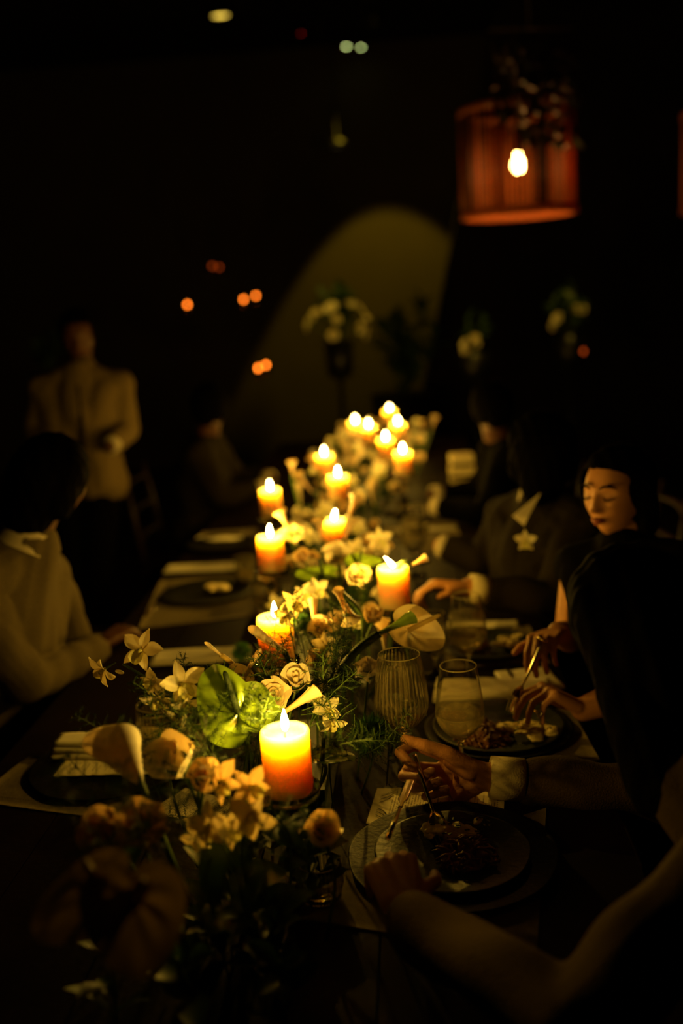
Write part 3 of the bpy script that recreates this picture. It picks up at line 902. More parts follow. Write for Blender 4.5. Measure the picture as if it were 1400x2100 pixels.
# scattered fill of the runner, world coordinates
def axis_x(y): return .075+.05*math.sin(y*1.3)
cand_xy = [(dep(c[0], c[1], c[2]).x, dep(c[0], c[1], c[2]).y) for c in CL]
def free(x, y, r=.062):
    return all((x-a)**2+(y-b)**2 > r*r for a, b in cand_xy)
zones = [(1.45, 2.0, 'near'), (2.0, 2.7, 'middle'), (2.7, 3.6, 'back'), (3.6, 4.7, 'far'), (4.7, 6.5, 'farthest')]
def where(y): return next(n for a, b_, n in zones if a <= y < b_)
n_sprig = n_leaf = 0
for i in range(70):
    y = 1.5+4.9*(i+RND.random())/70
    x = axis_x(y)+RND.uniform(-.17, .17)
    if not free(x, y, .05): continue
    z = TZ+.02
    wz = where(y)
    if i % 2:
        sprig((x, y, z), (RND.uniform(-.8, .8), RND.uniform(-.6, .6), 1), RND.uniform(.8, 1.1), 'feathery fern sprig low in the %s part of the runner' % wz, '%s fern sprigs low in the runner' % wz, i)
    else:
        leaf_branch((x, y, z), RND.uniform(.7, 1.1), 'dark leafy stem low in the %s part of the runner' % wz, '%s leafy stems low in the runner' % wz, i)
kinds = ['rose', 'orchid', 'open', 'bud', 'orchid', 'rose', 'dianthus', 'calla', 'bud', 'orchid']
placed = []
tries = 0
while len(placed) < 125 and tries < 6000:
    tries += 1
    y = 2.15+4.3*RND.random()**.85
    wid = .19 if y < 5 else .26
    x = axis_x(y)+RND.uniform(-wid, wid)
    if not free(x, y, .068): continue
    if any((x-a)**2+(y-c)**2 < .050**2 for a, c in placed): continue
    placed.append((x, y))
    e = abs(x-axis_x(y))/wid
    z = TZ+.10+(1-e*e)*.05+RND.uniform(-.02, .05)
    kk = kinds[len(placed) % 10]
    p = Vector((x, y, z))
    wz = where(y)
    ax = Vector((RND.uniform(-.5, .5), -.75+RND.uniform(-.5, .5), .9))
    g = '%s blurred' % wz
    mm = RND.choice(['white_petal', 'cream_petal', 'cream_petal', 'peach_petal'])
    if kk in ('rose', 'open', 'bud'):
        cn = {'white_petal': 'white', 'cream_petal': 'cream', 'peach_petal': 'peach'}[mm]
        nm = {'rose': 'rose', 'open': 'wide open rose', 'bud': 'rosebud'}[kk]
        rose(p, ax, kk, RND.uniform(.85, 1.15), mm, 'blurred %s %s in the %s part of the runner' % (cn, nm, wz), '%s %s %ss' % (wz, cn, nm), seed=len(placed))
    elif kk == 'orchid':
        orchid(p+Vector((0, 0, .03)), ax, (RND.uniform(-1, 1), 0, 1), RND.uniform(.9, 1.15), 'blurred pale orchid bloom in the %s part of the runner' % wz, '%s orchid blooms' % wz, seed=len(placed))
    elif kk == 'dianthus':
        dianthus(p, .8, 'dark green ball flower in the %s part of the runner' % wz, '%s green ball flowers' % wz, len(placed))
    else:
        calla(p, (RND.uniform(-.6, .6), -.3, 1), (0, -1, .3), 'open', .9, mm, 'blurred calla in the %s part of the runner' % wz, '%s calla lilies' % wz, spadix=False)

for i in range(12):
    leaf_branch((RND.uniform(-.12, .16), 1.12+.03*i, TZ+.03), RND.uniform(1.0, 1.4), 'dark leafy stem in the unlit front end of the runner', 'leafy stems at the dark front end', i+40)
# low dark trays that hold the stems
for i in range(8):
    y = 1.68+i*.56
    t = thing('flower_tray', 'low dark tray of wet foam under the flowers, number of trays in a line', 'tray', (axis_x(y+.2)-.02, y, TZ), group='flower trays under the runner')
    t['label'] = 'low dark foam tray hidden under the runner of flowers'
    b = MB()
    b.box((0, .2, .006), (.12, .34, .012))
    link('tray', b.mesh(False), M['charger'], t)
    b = MB(); b.box((0, .2, .028), (.10, .32, .032)); link('foam', b.mesh(False), M['leaf'], t)

# ------------------------------------------------------------------ tableware
def bowl_profile(h0, h1, rmax, rrim, rb=.04, wall=.0012):
    """stem glass profile: outer then inner"""
    out = [(.0005, 0), (rb, 0), (rb, .0015), (rb*.5, .004), (.007, .010), (.0045, .02), (.0040, h0*.6), (.0048, h0-.008), (.010, h0)]
    H = h1-h0
    def R(t):
        if t < .38:
            return rmax*math.sin((t/.38)*PI/2)**.62
        s = (t-.38)/.62
        return rmax+(rrim-rmax)*s**1.35
    N = 16
    outer = [(max(R(i/N), .010), h0+H*i/N) for i in range(1, N+1)]
    inner = [(max(R(i/N)-wall, .0005), h0+.004+(H-.004)*i/N) for i in range(N, 0, -1)]
    return out, outer, inner, R
def wine_glass(loc, h0, h1, rmax, rrim, label, ribbed=False, fill=0, haze=0, tilt=None, rb=.04, group=None):
    g = thing('wine_glass', label, 'wine glass', loc, tilt or Quaternion(), group)
    out, outer, inner, R = bowl_profile(h0, h1, rmax, rrim, rb)
    wall_ = .0012
    n = 144 if ribbed else 48
    def mod(a, z):
        if not ribbed or z < h0+.002: return 0
        t = (z-h0)/(h1-h0)
        return .020*math.cos(36*a)*min(1, t*4)*min(1, max(0, (1-t)*14))
    b = MB(); b.lathe(out, n); link('stem', b.mesh(), M['glass'], g)
    rimp = [(rrim, h1-.0012), (rrim, h1), (rrim-wall_*.5, h1+.0006), (rrim-wall_, h1), (rrim-wall_, h1-.0012)]
    b = MB(); b.lathe([out[-1]]+outer[:-1]+rimp+inner[1:]+[(.0005, h0+.004)], n, mod); link('bowl', b.mesh(), M['glass'], g)
    b = MB(); b.lathe([(rrim+.0002, h1-.0004), (rrim+.0004, h1+.0002), (rrim-.0003, h1+.0011), (rrim-.0012, h1+.0002), (rrim-.001, h1-.0004)], 48); link('rim', b.mesh(), M['rim_highlight'], g)  # painted rim highlight
    if ribbed:
        b = MB(); H = h1-h0
        for q in range(36):
            a0 = 2*PI*q/36
            pts = []
            for i in range(15):
                t = .05+.89*i/14
                rr = R(t)*1.018+.0004
                for da in (-.028, 0, .028): pts.append((rr*math.cos(a0+da), rr*math.sin(a0+da), h0+H*t))
            b.grid(pts, 3, 15)
        o = link('rib_highlights', b.mesh(), M['rib_highlight'], g); o['kind'] = 'stuff'  # painted streaks of light, one per rib
    if fill:
        H = h1-h0
        b = MB(); N = 10
        pr = [(.0005, h0+.0045)]+[(R(max(.03, fill*i/N))-.0006, h0+.0045+H*fill*i/N) for i in range(1, N+1)]+[(.0005, h0+.0045+H*fill)]
        b.lathe(pr, 48); link('wine', b.mesh(), M['wine'], g)
    if haze:
        b = MB(); H = h1-h0
        pr = [(R(.12+(haze-.12)*i/12)+.0006, h0+H*(.12+(haze-.12)*i/12)) for i in range(13)]
        b.lathe(pr, 48); link('fog_haze', b.mesh(), M['film' if ribbed else 'frost'], g)  # real fog on smooth bowls, painted brightening haze on ribbed ones
        if not ribbed:
            b = MB(); b.lathe([(R(.04+(fill-.04)*i/10)+.0009, h0+H*(.04+(fill-.04)*i/10)) for i in range(11)], 48); link('wine_bright_band', b.mesh(), M['frost'], g)  # extra pale veil painted to brighten the lower half holding the wine
    return g
GB = at(832, 1622, TZ)
wine_glass(GB, .122, .272, .050, .0385, 'tall ribbed wine glass, nearly empty, held at its stem by the hand', True, .12, .93, rb=.042)
wine_glass(at(948, 1600, TZ), .085, .232, .046, .0345, 'smooth wine glass with white wine and fogged bowl behind the hand', False, .36, .74)
wine_glass(at(962, 1396, TZ), .07, .215, .046, .034, 'smooth wine glass near the blurred white cuff', False, .34, .7)
wine_glass(at(893, 1385, TZ), .05, .16, .036, .028, 'small glass beside the cream spathe, blurred', True, 0)
wine_glass(at(850, 1180, TZ), .08, .2, .04, .032, 'blurred stem glass behind the leaning-flame candle', True, 0)
wine_glass(at(860, 1150, TZ), .08, .2, .04, .032, 'blurred farther stem glass right of the runner', False, .3)
def tumbler(loc, r, h, label, fill=.6, group=None):
    g = thing('tumbler', label, 'glass', loc, group=group)
    n = 144
    prof = [(.0005, 0), (r*.62, 0), (r*.85, .012), (r, h*.5), (r*.93, h), (r*.93-.0016, h), (r-.0018, h*.5), (r*.80, .014), (.0005, .008)]
    P2 = []
    for (a, c) in zip(prof[:-1], prof[1:]):
        for k2 in range(3): P2.append((a[0]+(c[0]-a[0])*k2/3, a[1]+(c[1]-a[1])*k2/3))
    P2.append(prof[-1])
    b = MB(); b.lathe(P2, n, lambda a, z: .012*math.cos(36*a) if z > .012 and z < h*.97 else 0)
    link('glass_body', b.mesh(), M['glass'], g)
    b = MB()
    for q in range(36):
        a0 = 2*PI*q/36
        pts = []
        for (rr, zz) in ((r*.86, .013), (r*.94, h*.25), (r*1.0, h*.5), (r*.97, h*.75), (r*.935, h*.97)):
            for da in (-.03, 0, .03): pts.append(((rr*1.014+.0003)*math.cos(a0+da), (rr*1.014+.0003)*math.sin(a0+da), zz))
        b.grid(pts, 3, 5)
    o = link('rib_highlights', b.mesh(), M['rib_highlight'], g); o['kind'] = 'stuff'  # streaks of light painted on the tumbler's ribs
    b = MB(); b.lathe([(r*.93+.0003, h-.0006), (r*.93, h+.0004), (r*.93-.0016, h-.0006)], 48); link('rim', b.mesh(), M['rim_highlight'], g)  # highlight painted round the tumbler's rim
    if fill:
        b = MB(); b.lathe([(.0005, .0085), (r*.80-.001, .0145), (r*.97-.0025, h*fill*.6), (r*.975-.003, h*fill), (.0005, h*fill)], 48)
        link('water', b.mesh(), M['wine'], g)
tumbler(at(338, 1538, TZ), .054, .105, 'ribbed tumbler under the left orchid spray')
tumbler(at(545, 1250, TZ), .042, .10, 'blurred ribbed tumbler in front of the fourth candle', .4)
tumbler(at(505, 1195, TZ), .036, .09, 'blurred tumbler left of the fourth candle', .5)
tumbler(at(660, 1850, TZ), .036, .07, 'dark tumbler in shadow at the foot of the nearest candle', .3)

def disc(name, label, cat, c, r, m, z, lip=.012, rim=None, group=None):
    g = thing(name, label, cat, (c.x, c.y, z), group=group)
    b = MB()
    b.lathe([(.0005, 0), (r*.60, 0), (r*.66, .003), (r, lip), (r+.001, lip+.002), (r-.003, lip+.002), (r*.66, .0065), (r*.6, .004), (.0005, .004)], 56, lambda a, z: .006*math.sin(5*a)+.004*math.sin(9*a+1))
    link('plate_body', b.mesh(), M[m], g)
    return g
c1, c2, c3 = at(928, 1765, TZ), at(1022, 1505, TZ), at(1000, 1333, TZ)
disc('charger_plate', 'large dark charger plate before the man in the pale suit', 'plate', c1, .172, 'charger', TZ+.0015)
disc('dinner_plate', 'stoneware plate with food under the crossed fork and knife', 'plate', c1, .128, 'plate', TZ+.007)
disc('charger_plate', 'dark charger plate under the woman\'s stoneware plate', 'plate', c2, .155, 'charger', TZ+.0025)
disc('dinner_plate', 'stoneware plate of meat and gratin under the ringed hand', 'plate', c2, .137, 'plate', TZ+.009)
disc('dinner_plate', 'blurred pale plate of food beyond the woman', 'plate', c3, .118, 'plate', TZ+.006, .012)
cL1, cL2, cL3 = at(175, 1612, TZ), at(425, 1222, TZ), at(455, 1120, TZ)
disc('charger_plate', 'black charger plate under the left menu card', 'plate', Vector((-.325, 1.93, 0)), .165, 'charger', TZ+.003, .007)
disc('charger_plate', 'blurred black charger plate on the left with leftovers', 'plate', cL2, .15, 'charger', TZ+.003)
disc('charger_plate', 'farther blurred black charger plate on the left', 'plate', cL3, .14, 'charger', TZ+.003)

def cloth_poly(name, label, cat, pts, m='linen', z=TZ+.0008, th=.0014, wave=.0012, group=None, hem=False):
    P = [at(x, y, z) for x, y in pts]
    c = sum(P, Vector())/len(P)
    g = thing(name, label, cat, c, group=group)
    n = 14
    q = []
    for s in (0, 1):
        for j in range(n):
            for i in range(n):
                u, v = i/(n-1), j/(n-1)
                p = (P[0].lerp(P[1], u)).lerp(P[3].lerp(P[2], u), v)-c
                p.z = s*th+(wave*(math.sin(u*9+v*4)+math.sin(v*11-u*3))*.5+wave)*s
                q.append(p)
    b = MB()
    b.grid(q[:n*n], n, n); b.f = [tuple(reversed(f)) for f in b.f]
    b2 = MB(); b2.grid(q[n*n:], n, n); b.add(b2.v, b2.f)
    ed = [j*n for j in range(n)]+[(n-1)*n+i for i in range(1, n)]+[j*n+n-1 for j in range(n-2, -1, -1)]+[i for i in range(n-2, 0, -1)]
    for a, c_ in zip(ed, ed[1:]+ed[:1]): b.f.append((a, c_, c_+n*n, a+n*n))
    link('cloth', b.mesh(), M[m], g)
    if hem:
        b = MB()
        a_, b_ = P[0].lerp(P[3], .12)-c, P[1].lerp(P[2], .12)-c
        for i in range(60):
            p = a_.lerp(b_, (i+.2)/60); p.z = th+.003
            b.box(p, (.0022, .0010, .0005))
        o = link('hem_stitching', b.mesh(False), M['dark_wood'], g); o['kind'] = 'stuff'
    return g
cloth_poly('placemat', 'cream linen placemat with stitched hem at the left table edge', 'placemat', [(-60, 1645), (300, 1690), (250, 1560), (60, 1552)], hem=True)
cloth_poly('placemat', 'blurred linen placemat under the left charger with leftovers', 'placemat', [(284, 1290), (535, 1262), (530, 1175), (330, 1190)])
cloth_poly('placemat', 'blurred linen placemat farther back on the left', 'placemat', [(395, 1130), (520, 1118), (530, 1085), (415, 1092)])
cloth_poly('placemat', 'linen placemat under the woman\'s plate', 'placemat', [(905, 1560), (1230, 1560), (1170, 1455), (900, 1462)])
cloth_poly('placemat', 'dim linen placemat in shadow under the near charger plate', 'placemat', [(600, 1885), (1100, 1960), (1120, 1660), (690, 1790)])
cloth_poly('placemat', 'blurred linen placemat beyond the woman on the right', 'placemat', [(905, 1372), (1130, 1362), (1085, 1285), (900, 1292)])
cloth_poly('placemat', 'dim blurred placemat on the far right of the table', 'placemat', [(870, 1135), (948, 1120), (935, 1068), (760, 1080)])
cloth_poly('placemat', 'farthest pale placemat beside the cream boxes', 'placemat', [(885, 1026), (985, 1026), (970, 1006), (885, 1006)])

def napkin(c, w, d, rz, label, layers=3, group=None, th=.006, z=TZ+.002):
    g = thing('folded_napkin', label, 'napkin', (c.x, c.y, z), Quaternion((0, 0, 1), rz), group)
    for k2 in range(layers):
        b = MB()
        n, prof = 20, []
        ww, dd = w*(1-.02*k2), d*(1-.13*k2)
        pts = []
        for i in range(n+1):
            u = i/n
            for (yy, zz) in ((-.5, .35), (-.47, .9), (-.3, 1.0), (0, .95), (.3, 1.02), (.5, .9), (.5, 0), (0, 0), (-.47, .08)):
                pts.append(((u-.5)*ww, yy*dd+.001*math.sin(u*7+k2), (zz+.10*math.sin(u*11+k2*2+yy*3)*(zz > .2))*th))
        b.grid(pts, 9, n+1, True)
        m0 = len(b.v)
        b.f.append(tuple(reversed(range(9)))); b.f.append(tuple(range(m0-9, m0)))
        o = link('fold', b.mesh(), M['napkin'], g); o.location = (0, .004*k2, k2*th*.98)
    return g
napkin(Vector((-.335, 1.975, 0)), .25, .075, -.02, 'folded napkin roll lying on the left menu card', 3, th=.011, z=TZ+.0125)
cloth_poly('napkin_corner', 'loose triangular napkin corner behind the folded roll', 'napkin', [(148, 1537), (225, 1528), (262, 1490), (208, 1492)], 'napkin', z=TZ+.006)
cloth_poly('napkin_corner', 'small pale napkin end behind the peach calla', 'napkin', [(255, 1512), (290, 1508), (286, 1494), (255, 1496)], 'napkin', z=TZ+.006)
napkin(at(412, 1350, TZ), .26, .10, .05, 'blurred long folded napkin left of the second candle', 2)
napkin(at(412, 1168, TZ), .26, .09, .03, 'blurred folded napkin above the left leftovers plate', 2)
napkin(at(450, 1108, TZ), .2, .08, .03, 'farthest blurred folded napkin on the left', 2)
napkin(at(1010, 1425, TZ), .27, .12, -.1, 'bright folded napkin between the wine glass and the woman\'s fork', 2, th=.010)
napkin(at(1085, 1400, TZ), .13, .14, .2, 'bright napkin square right of the folded one, under the fork', 1, th=.008)
napkin(at(990, 1285, TZ), .2, .05, 0, 'blurred napkin strip behind the far right plate', 1)
napkin(at(860, 1088, TZ), .30, .06, .04, 'dim blurred napkin behind the right stem glasses', 1)
napkin(at(640, 1870, TZ), .0, .0, 0, 'x') if False else None

def menu(c, rz, label, z, w_=.14, h_=.25, art=False):
    g = thing('menu_card', label, 'menu', (c.x, c.y, z), Quaternion((0, 0, 1), rz))
    b = MB(); b.box((0, 0, .0006), (w_, h_, .0008)); link('card', b.mesh(False), M['menu'], g)
    if art:
        b = MB()
        for s in (-1, 1):
            for q2 in range(3):
                p0 = Vector((s*.01+q2*.012*s, h_*.5-.012, .0013))
                pts = spline([p0, p0+Vector((s*.010, -.012, 0)), p0+Vector((s*.026, -.020-q2*.003, 0))], 5)
                b.tube(pts, .0005, 4, flat=.3)
                for k2, p in enumerate(pts[2:]):
                    for e in (-1, 1):
                        b.tube([p, p+Vector((.005*s, e*.0045, 0))], [.0006, .0003], 4, flat=.3)
        link('botanical_print', b.mesh(), M['ink'], g)
menu(Vector((-.285, 1.945, 0)), -PI/2, 'printed menu card on the black charger at the left', TZ+.0125, .15, .28)
mc = at(800, 1664, TZ)
menu(Vector((mc.x+.085, mc.y+.005, 0)), PI/2-.12, 'menu card with a botanical border under the foot of the ribbed glass', TZ+.0022, .135, .24, True)
menu(Vector((-.10, 1.74, 0)), -PI/2-.5, 'small printed card glimpsed through the front ferns', TZ+.003, .10, .16)
menu(at(455, 1490, TZ)+Vector((0, 0, 0)), -.7, 'pale card glimpsed under the green heart-shaped anthurium', TZ+.003, .09, .16)

def food_strips(c, r, z, n, label, seed, m='meat'):
    g = thing('shredded_meat', label, 'food', (c.x, c.y, z))
    rs = random.Random(seed)
    b = MB()
    for i in range(n):
        a, q2 = rs.random()*2*PI, r*math.sqrt(rs.random())
        hh = .030*(1-(q2/r)**2)*rs.random()+.004
        p = Vector((q2*math.cos(a), q2*math.sin(a), hh))
        d = Vector((rs.gauss(0, 1), rs.gauss(0, 1), rs.gauss(0, .35))).normalized()*rs.uniform(.008, .018)
        b.tube([p-d, p+Vector((0, 0, .003)), p+d], [.0015, rs.uniform(.0022, .0038), .0012], 5)
    o = link('strips', b.mesh(), M[m], g); o['kind'] = 'stuff'
    b = MB(); b.sphere((0, 0, .003), r*.85, 10, (1, 1, .22)); link('sauce', b.mesh(), M[m], g)
def food_blobs(c, r, z, n, label, seed):
    g = thing('gratin', label, 'food', (c.x, c.y, z))
    rs = random.Random(seed)
    for i in range(n):
        a, q2 = rs.random()*2*PI, r*math.sqrt(rs.random())*.8
        b = MB(); s = r*rs.uniform(.28, .5)
        b.sphere((0, 0, 0), s, 8, (rs.uniform(.9, 1.5), rs.uniform(.7, 1), rs.uniform(.25, .45)))
        b.v = [tuple(Vector(v)*(1+.12*math.sin(v[0]*400+i)+.1*math.sin(v[1]*350+v[2]*200))) for v in b.v]
        o = link('slice', b.mesh(), M['mash'], g); o.location = (q2*math.cos(a), q2*math.sin(a), .008+.012*rs.random()); o.rotation_euler = (rs.uniform(-.3, .3), rs.uniform(-.3, .3), rs.random()*3)
    b = MB()
    for i in range(12):
        a, q2 = rs.random()*2*PI, r*math.sqrt(rs.random())
        b.box((q2*math.cos(a), q2*math.sin(a), .024+.004*rs.random()), (.008, .003, .0015), rs.random()*3)
    o = link('herbs', b.mesh(False), M['greens'], g); o['kind'] = 'stuff'
zp = TZ+.013
food_strips(at(988, 1515, zp), .062, zp, 170, 'heap of brown shredded meat on the woman\'s plate', 1)
food_blobs(at(1088, 1508, zp), .052, zp, 12, 'pale yellow gratin on the woman\'s plate under her fingers', 2)
food_strips(at(955, 1760, zp-.002), .050, zp-.002, 110, 'dark meat on the near plate in shadow', 3)
food_blobs(at(905, 1722, zp-.002), .040, zp-.002, 9, 'pale gratin on the near plate under the fork tines', 4)
food_blobs(at(978, 1722, zp-.002), .036, zp-.002, 6, 'pale gratin right of the fork on the near plate', 8)
food_strips(at(965, 1328, zp-.003), .045, zp-.003, 80, 'blurred brown meat on the plate beyond the woman', 5)
food_blobs(at(1042, 1325, zp-.003), .045, zp-.003, 8, 'blurred pale gratin on the plate beyond the woman', 6)
food_blobs(at(450, 1212, zp-.006), .055, zp-.006, 7, 'blurred leftovers on the left black charger', 7)

def fork(tines, handle, label, D_=None, bend=.012):
    T, Hh = Vector(tines), Vector(handle)
    g = thing('fork', label, 'fork', T)
    d = (Hh-T); L = d.length; d.normalize()
    side = d.cross(CAMDIR).normalized(); nrm = side.cross(d).normalized()
    b = MB()
    hp = [d*L, d*L*.7+nrm*.002, d*.075-nrm*.002, d*.062-nrm*.004]
    b.tube(spline(hp, 6), [.0042]*6+[.0036]*6+[.0028]*6+[.003], 8, flat=.55); link('handle', b.mesh(), M['silver'], g)
    b = MB()
    pts = []
    for j in range(7):
        t = j/6
        wv = .003+.009*math.sin(min(1, t*1.3)*PI/2)
        for i in range(5):
            u = -1+i/2
            pts.append(d*(.064-.026*t)+side*u*wv+nrm*(-.004-.003*math.sin(t*PI/2)+.002*u*u))
    b.grid(pts, 5, 7)
    q3 = [p-nrm*.0012 for p in pts]; b2 = MB(); b2.grid(q3, 5, 7); b.add(b2.v, b2.f)
    link('head', b.mesh(), M['silver'], g)
    for i in range(4):
        u = -1+2*i/3
        b = MB(); b.tube(spline([d*.040+side*u*.0105-nrm*.007, d*.02+side*u*.0102-nrm*.0075, side*u*.0088-nrm*.001], 4), [.0013]*6+[.0011]*2+[.0006], 6)
        link('tine', b.mesh(), M['silver'], g)
fork(at(908, 1728, TZ+.022), dep(850, 1548, 1.845), 'silver fork held upright, tines in the food on the near plate')
fork(dep(1046, 1462, 2.10), dep(1108, 1325, 2.16), 'silver fork in the woman\'s raised hand, tines over the napkin')
def knife(tip, handle, label):
    T, Hh = Vector(tip), Vector(handle)
    g = thing('knife', label, 'knife', T)
    d = (Hh-T); L = d.length; d.normalize()
    side = d.cross(CAMDIR).normalized()
    b = MB(); b.tube([d*L, d*L*.75, d*L*.52], [.0045, .0042, .003], 8, flat=.6); link('handle', b.mesh(), M['silver'], g)
    b = MB(); b.tube(spline([d*L*.52, d*L*.3, d*.01, Vector((0, 0, 0))], 4), [.004]*3+[.0085]*7+[.006, .004, .0015], 8, flat=.12); link('blade', b.mesh(), M['silver'], g)
knife(dep(842, 1598, 1.72), dep(795, 1720, 1.50), 'table knife in the shadowed hand, crossing before the ribbed glass')
knife(at(1075, 1455, TZ+.01), at(1040, 1372, TZ+.012), 'dark knife lying across the bright napkin')
knife(at(300, 1262, TZ+.006), at(350, 1200, TZ+.006), 'blurred knife glinting on the left beyond the orchids')

#--PART3--
# ------------------------------------------------------------------ people
def capsule(b, p0, p1, r0, r1=None, n=14):
    p0, p1 = Vector(p0), Vector(p1)
    r1 = r0 if r1 is None else r1
    d = p1-p0
    if d.length < 1e-5: d = Vector((0, 0, 1e-4))
    d = d.normalized()
    path, rad = [], []
    for i in range(5):
        a = PI/2*(1-i/4)
        path.append(p0-d*r0*math.sin(a)); rad.append(max(r0*math.cos(a), r0*.02))
    for i in range(5):
        a = PI/2*i/4
        path.append(p1+d*r1*math.sin(a)); rad.append(max(r1*math.cos(a), r1*.02))
    b.tube(path, rad, n)

def remesh(b, voxel, smooth=2, name='body', extra=None):
    me = b.mesh(name=name)
    o = bpy.data.objects.new('tmp', me)
    COL.objects.link(o)
    m = o.modifiers.new('r', 'REMESH'); m.mode = 'VOXEL'; m.voxel_size = voxel; m.use_smooth_shade = True
    if smooth:
        s = o.modifiers.new('s', 'SMOOTH'); s.factor = .5; s.iterations = smooth
    dg = bpy.context.evaluated_depsgraph_get()
    ev = o.evaluated_get(dg)
    out = bpy.data.meshes.new_from_object(ev)
    out.shade_smooth()
    bpy.data.objects.remove(o)
    bpy.data.meshes.remove(me)
    return out

def wave(me, fn):
    n = len(me.vertices)
    co = np.empty(n*3, np.float32); me.vertices.foreach_get('co', co); co = co.reshape(-1, 3)
    no = np.empty(n*3, np.float32); me.vertex_normals.foreach_get('vector', no); no = no.reshape(-1, 3)
    co += no*fn(co[:, 0], co[:, 1], co[:, 2])[:, None]
    me.vertices.foreach_set('co', co.ravel()); me.update()

def head_mesh(b, c, fdir, up, s=1.0):
    """a head with brow, nose, lips, chin and ears added to b"""
    y = Vector(fdir).normalized(); z = (Vector(up)-y*Vector(up).dot(y)).normalized(); x = y.cross(z)
    n1, n2 = 120, 90
    def g(a, c0, s0): return math.exp(-((a-c0)/s0)**2)
    pts = []
    for j in range(n2+1):
        th = PI*j/n2
        for i in range(n1):
            ph = 2*PI*i/n1
            dx, dy, dz = math.sin(th)*math.cos(ph), math.sin(th)*math.sin(ph), math.cos(th)
            X, Y, Z = dx*.074, dy*.093, dz*.114
            if dz < 0:
                X *= 1-.30*abs(dz)**1.3
                if dy < 0: Y *= 1-.45*abs(dz)
                else: Y *= 1-.04*abs(dz)
            if dy > 0:
                Y *= 1-.06*math.exp(-(abs(X)/.03)**2) if dz > -.2 else 1
                f = dy**.5
                ax = abs(X)
                Y += f*(.004*g(Z, .030, .012)*g(ax, .025, .025))
                Y -= f*.013*g(ax, .031, .015)*g(Z, .012, .013)
                Y += f*.0075*g(ax, .031, .010)*g(Z, .010, .0075)
                t = min(1, max(0, (.022-Z)/.045))
                Y += f*(.004+.022*t)*math.exp(-(X/(.008+.005*t))**2)*(1 if -.026 < Z < .03 else math.exp(-((min(abs(Z+.026), abs(Z-.03)))/.005)**2))
                Y += f*.008*g(ax, .012, .006)*g(Z, -.022, .006)
                Y += f*.005*g(ax, .042, .018)*g(Z, -.018, .02)
                Y += f*.0065*math.exp(-(X/.020)**2)*(g(Z, -.046, .0055)+g(Z, -.057, .0065)*1.1)
                Y -= f*.004*math.exp(-(X/.022)**2)*g(Z, -.0515, .0022)
                Y += f*.009*math.exp(-(X/.020)**2)*g(Z, -.088, .016)
                Y -= f*.003*math.exp(-(X/.02)**2)*g(Z, -.069, .006)
            pts.append(Vector(c)+(x*X+y*Y+z*Z)*s)
    k = len(b.v)
    b.grid(pts, n1, n2+1, True)
    b.f.append(tuple(k+i for i in range(n1))); b.f.append(tuple(k+n2*n1+i for i in reversed(range(n1))))
    for e in (-1, 1):
        cc = Vector(c)+(x*.074*e-y*.004-z*.005)*s
        Mx = Matrix(((x.x, y.x, z.x), (x.y, y.y, z.y), (x.z, y.z, z.z)))
        b.sphere(cc, .030*s, 8, (.28, .62, 1.0), Mx)
    return x, y, z

def face_bits(root, c, ax, s=1.0, loc=Vector()):
    x, y, z = ax
    C = Vector(c)-loc
    def P(X, Y, Z): return C+(x*X+y*Y+z*Z)*s
    for e in (-1, 1):
        b = MB(); b.tube([P(e*.014, .0935, .030), P(e*.026, .094, .037), P(e*.040, .086, .036), P(e*.052, .074, .029)], [.0022*s, .0036*s, .0030*s, .0012*s], 6)
        link('eyebrow', b.mesh(), M['hair'], root)
        b = MB(); b.tube([P(e*.018, .0855, .006), P(e*.027, .090, .001), P(e*.036, .0875, .001), P(e*.046, .078, .006)], [.0012*s, .0024*s, .0024*s, .0012*s], 6)
        link('eyelashes', b.mesh(), M['hair'], root)
    b = MB(); b.tube([P(-.021, .086, -.051), P(-.010, .0975, -.0475), P(0, .1, -.049), P(.010, .0975, -.0475), P(.021, .086, -.051)], [.001*s, .0038*s, .0036*s, .0038*s, .001*s], 8)
    b.tube([P(-.018, .087, -.054), P(0, .098, -.058), P(.018, .087, -.054)], [.001*s, .0048*s, .001*s], 8)
    link('lips', b.mesh(), M['lips'], root)

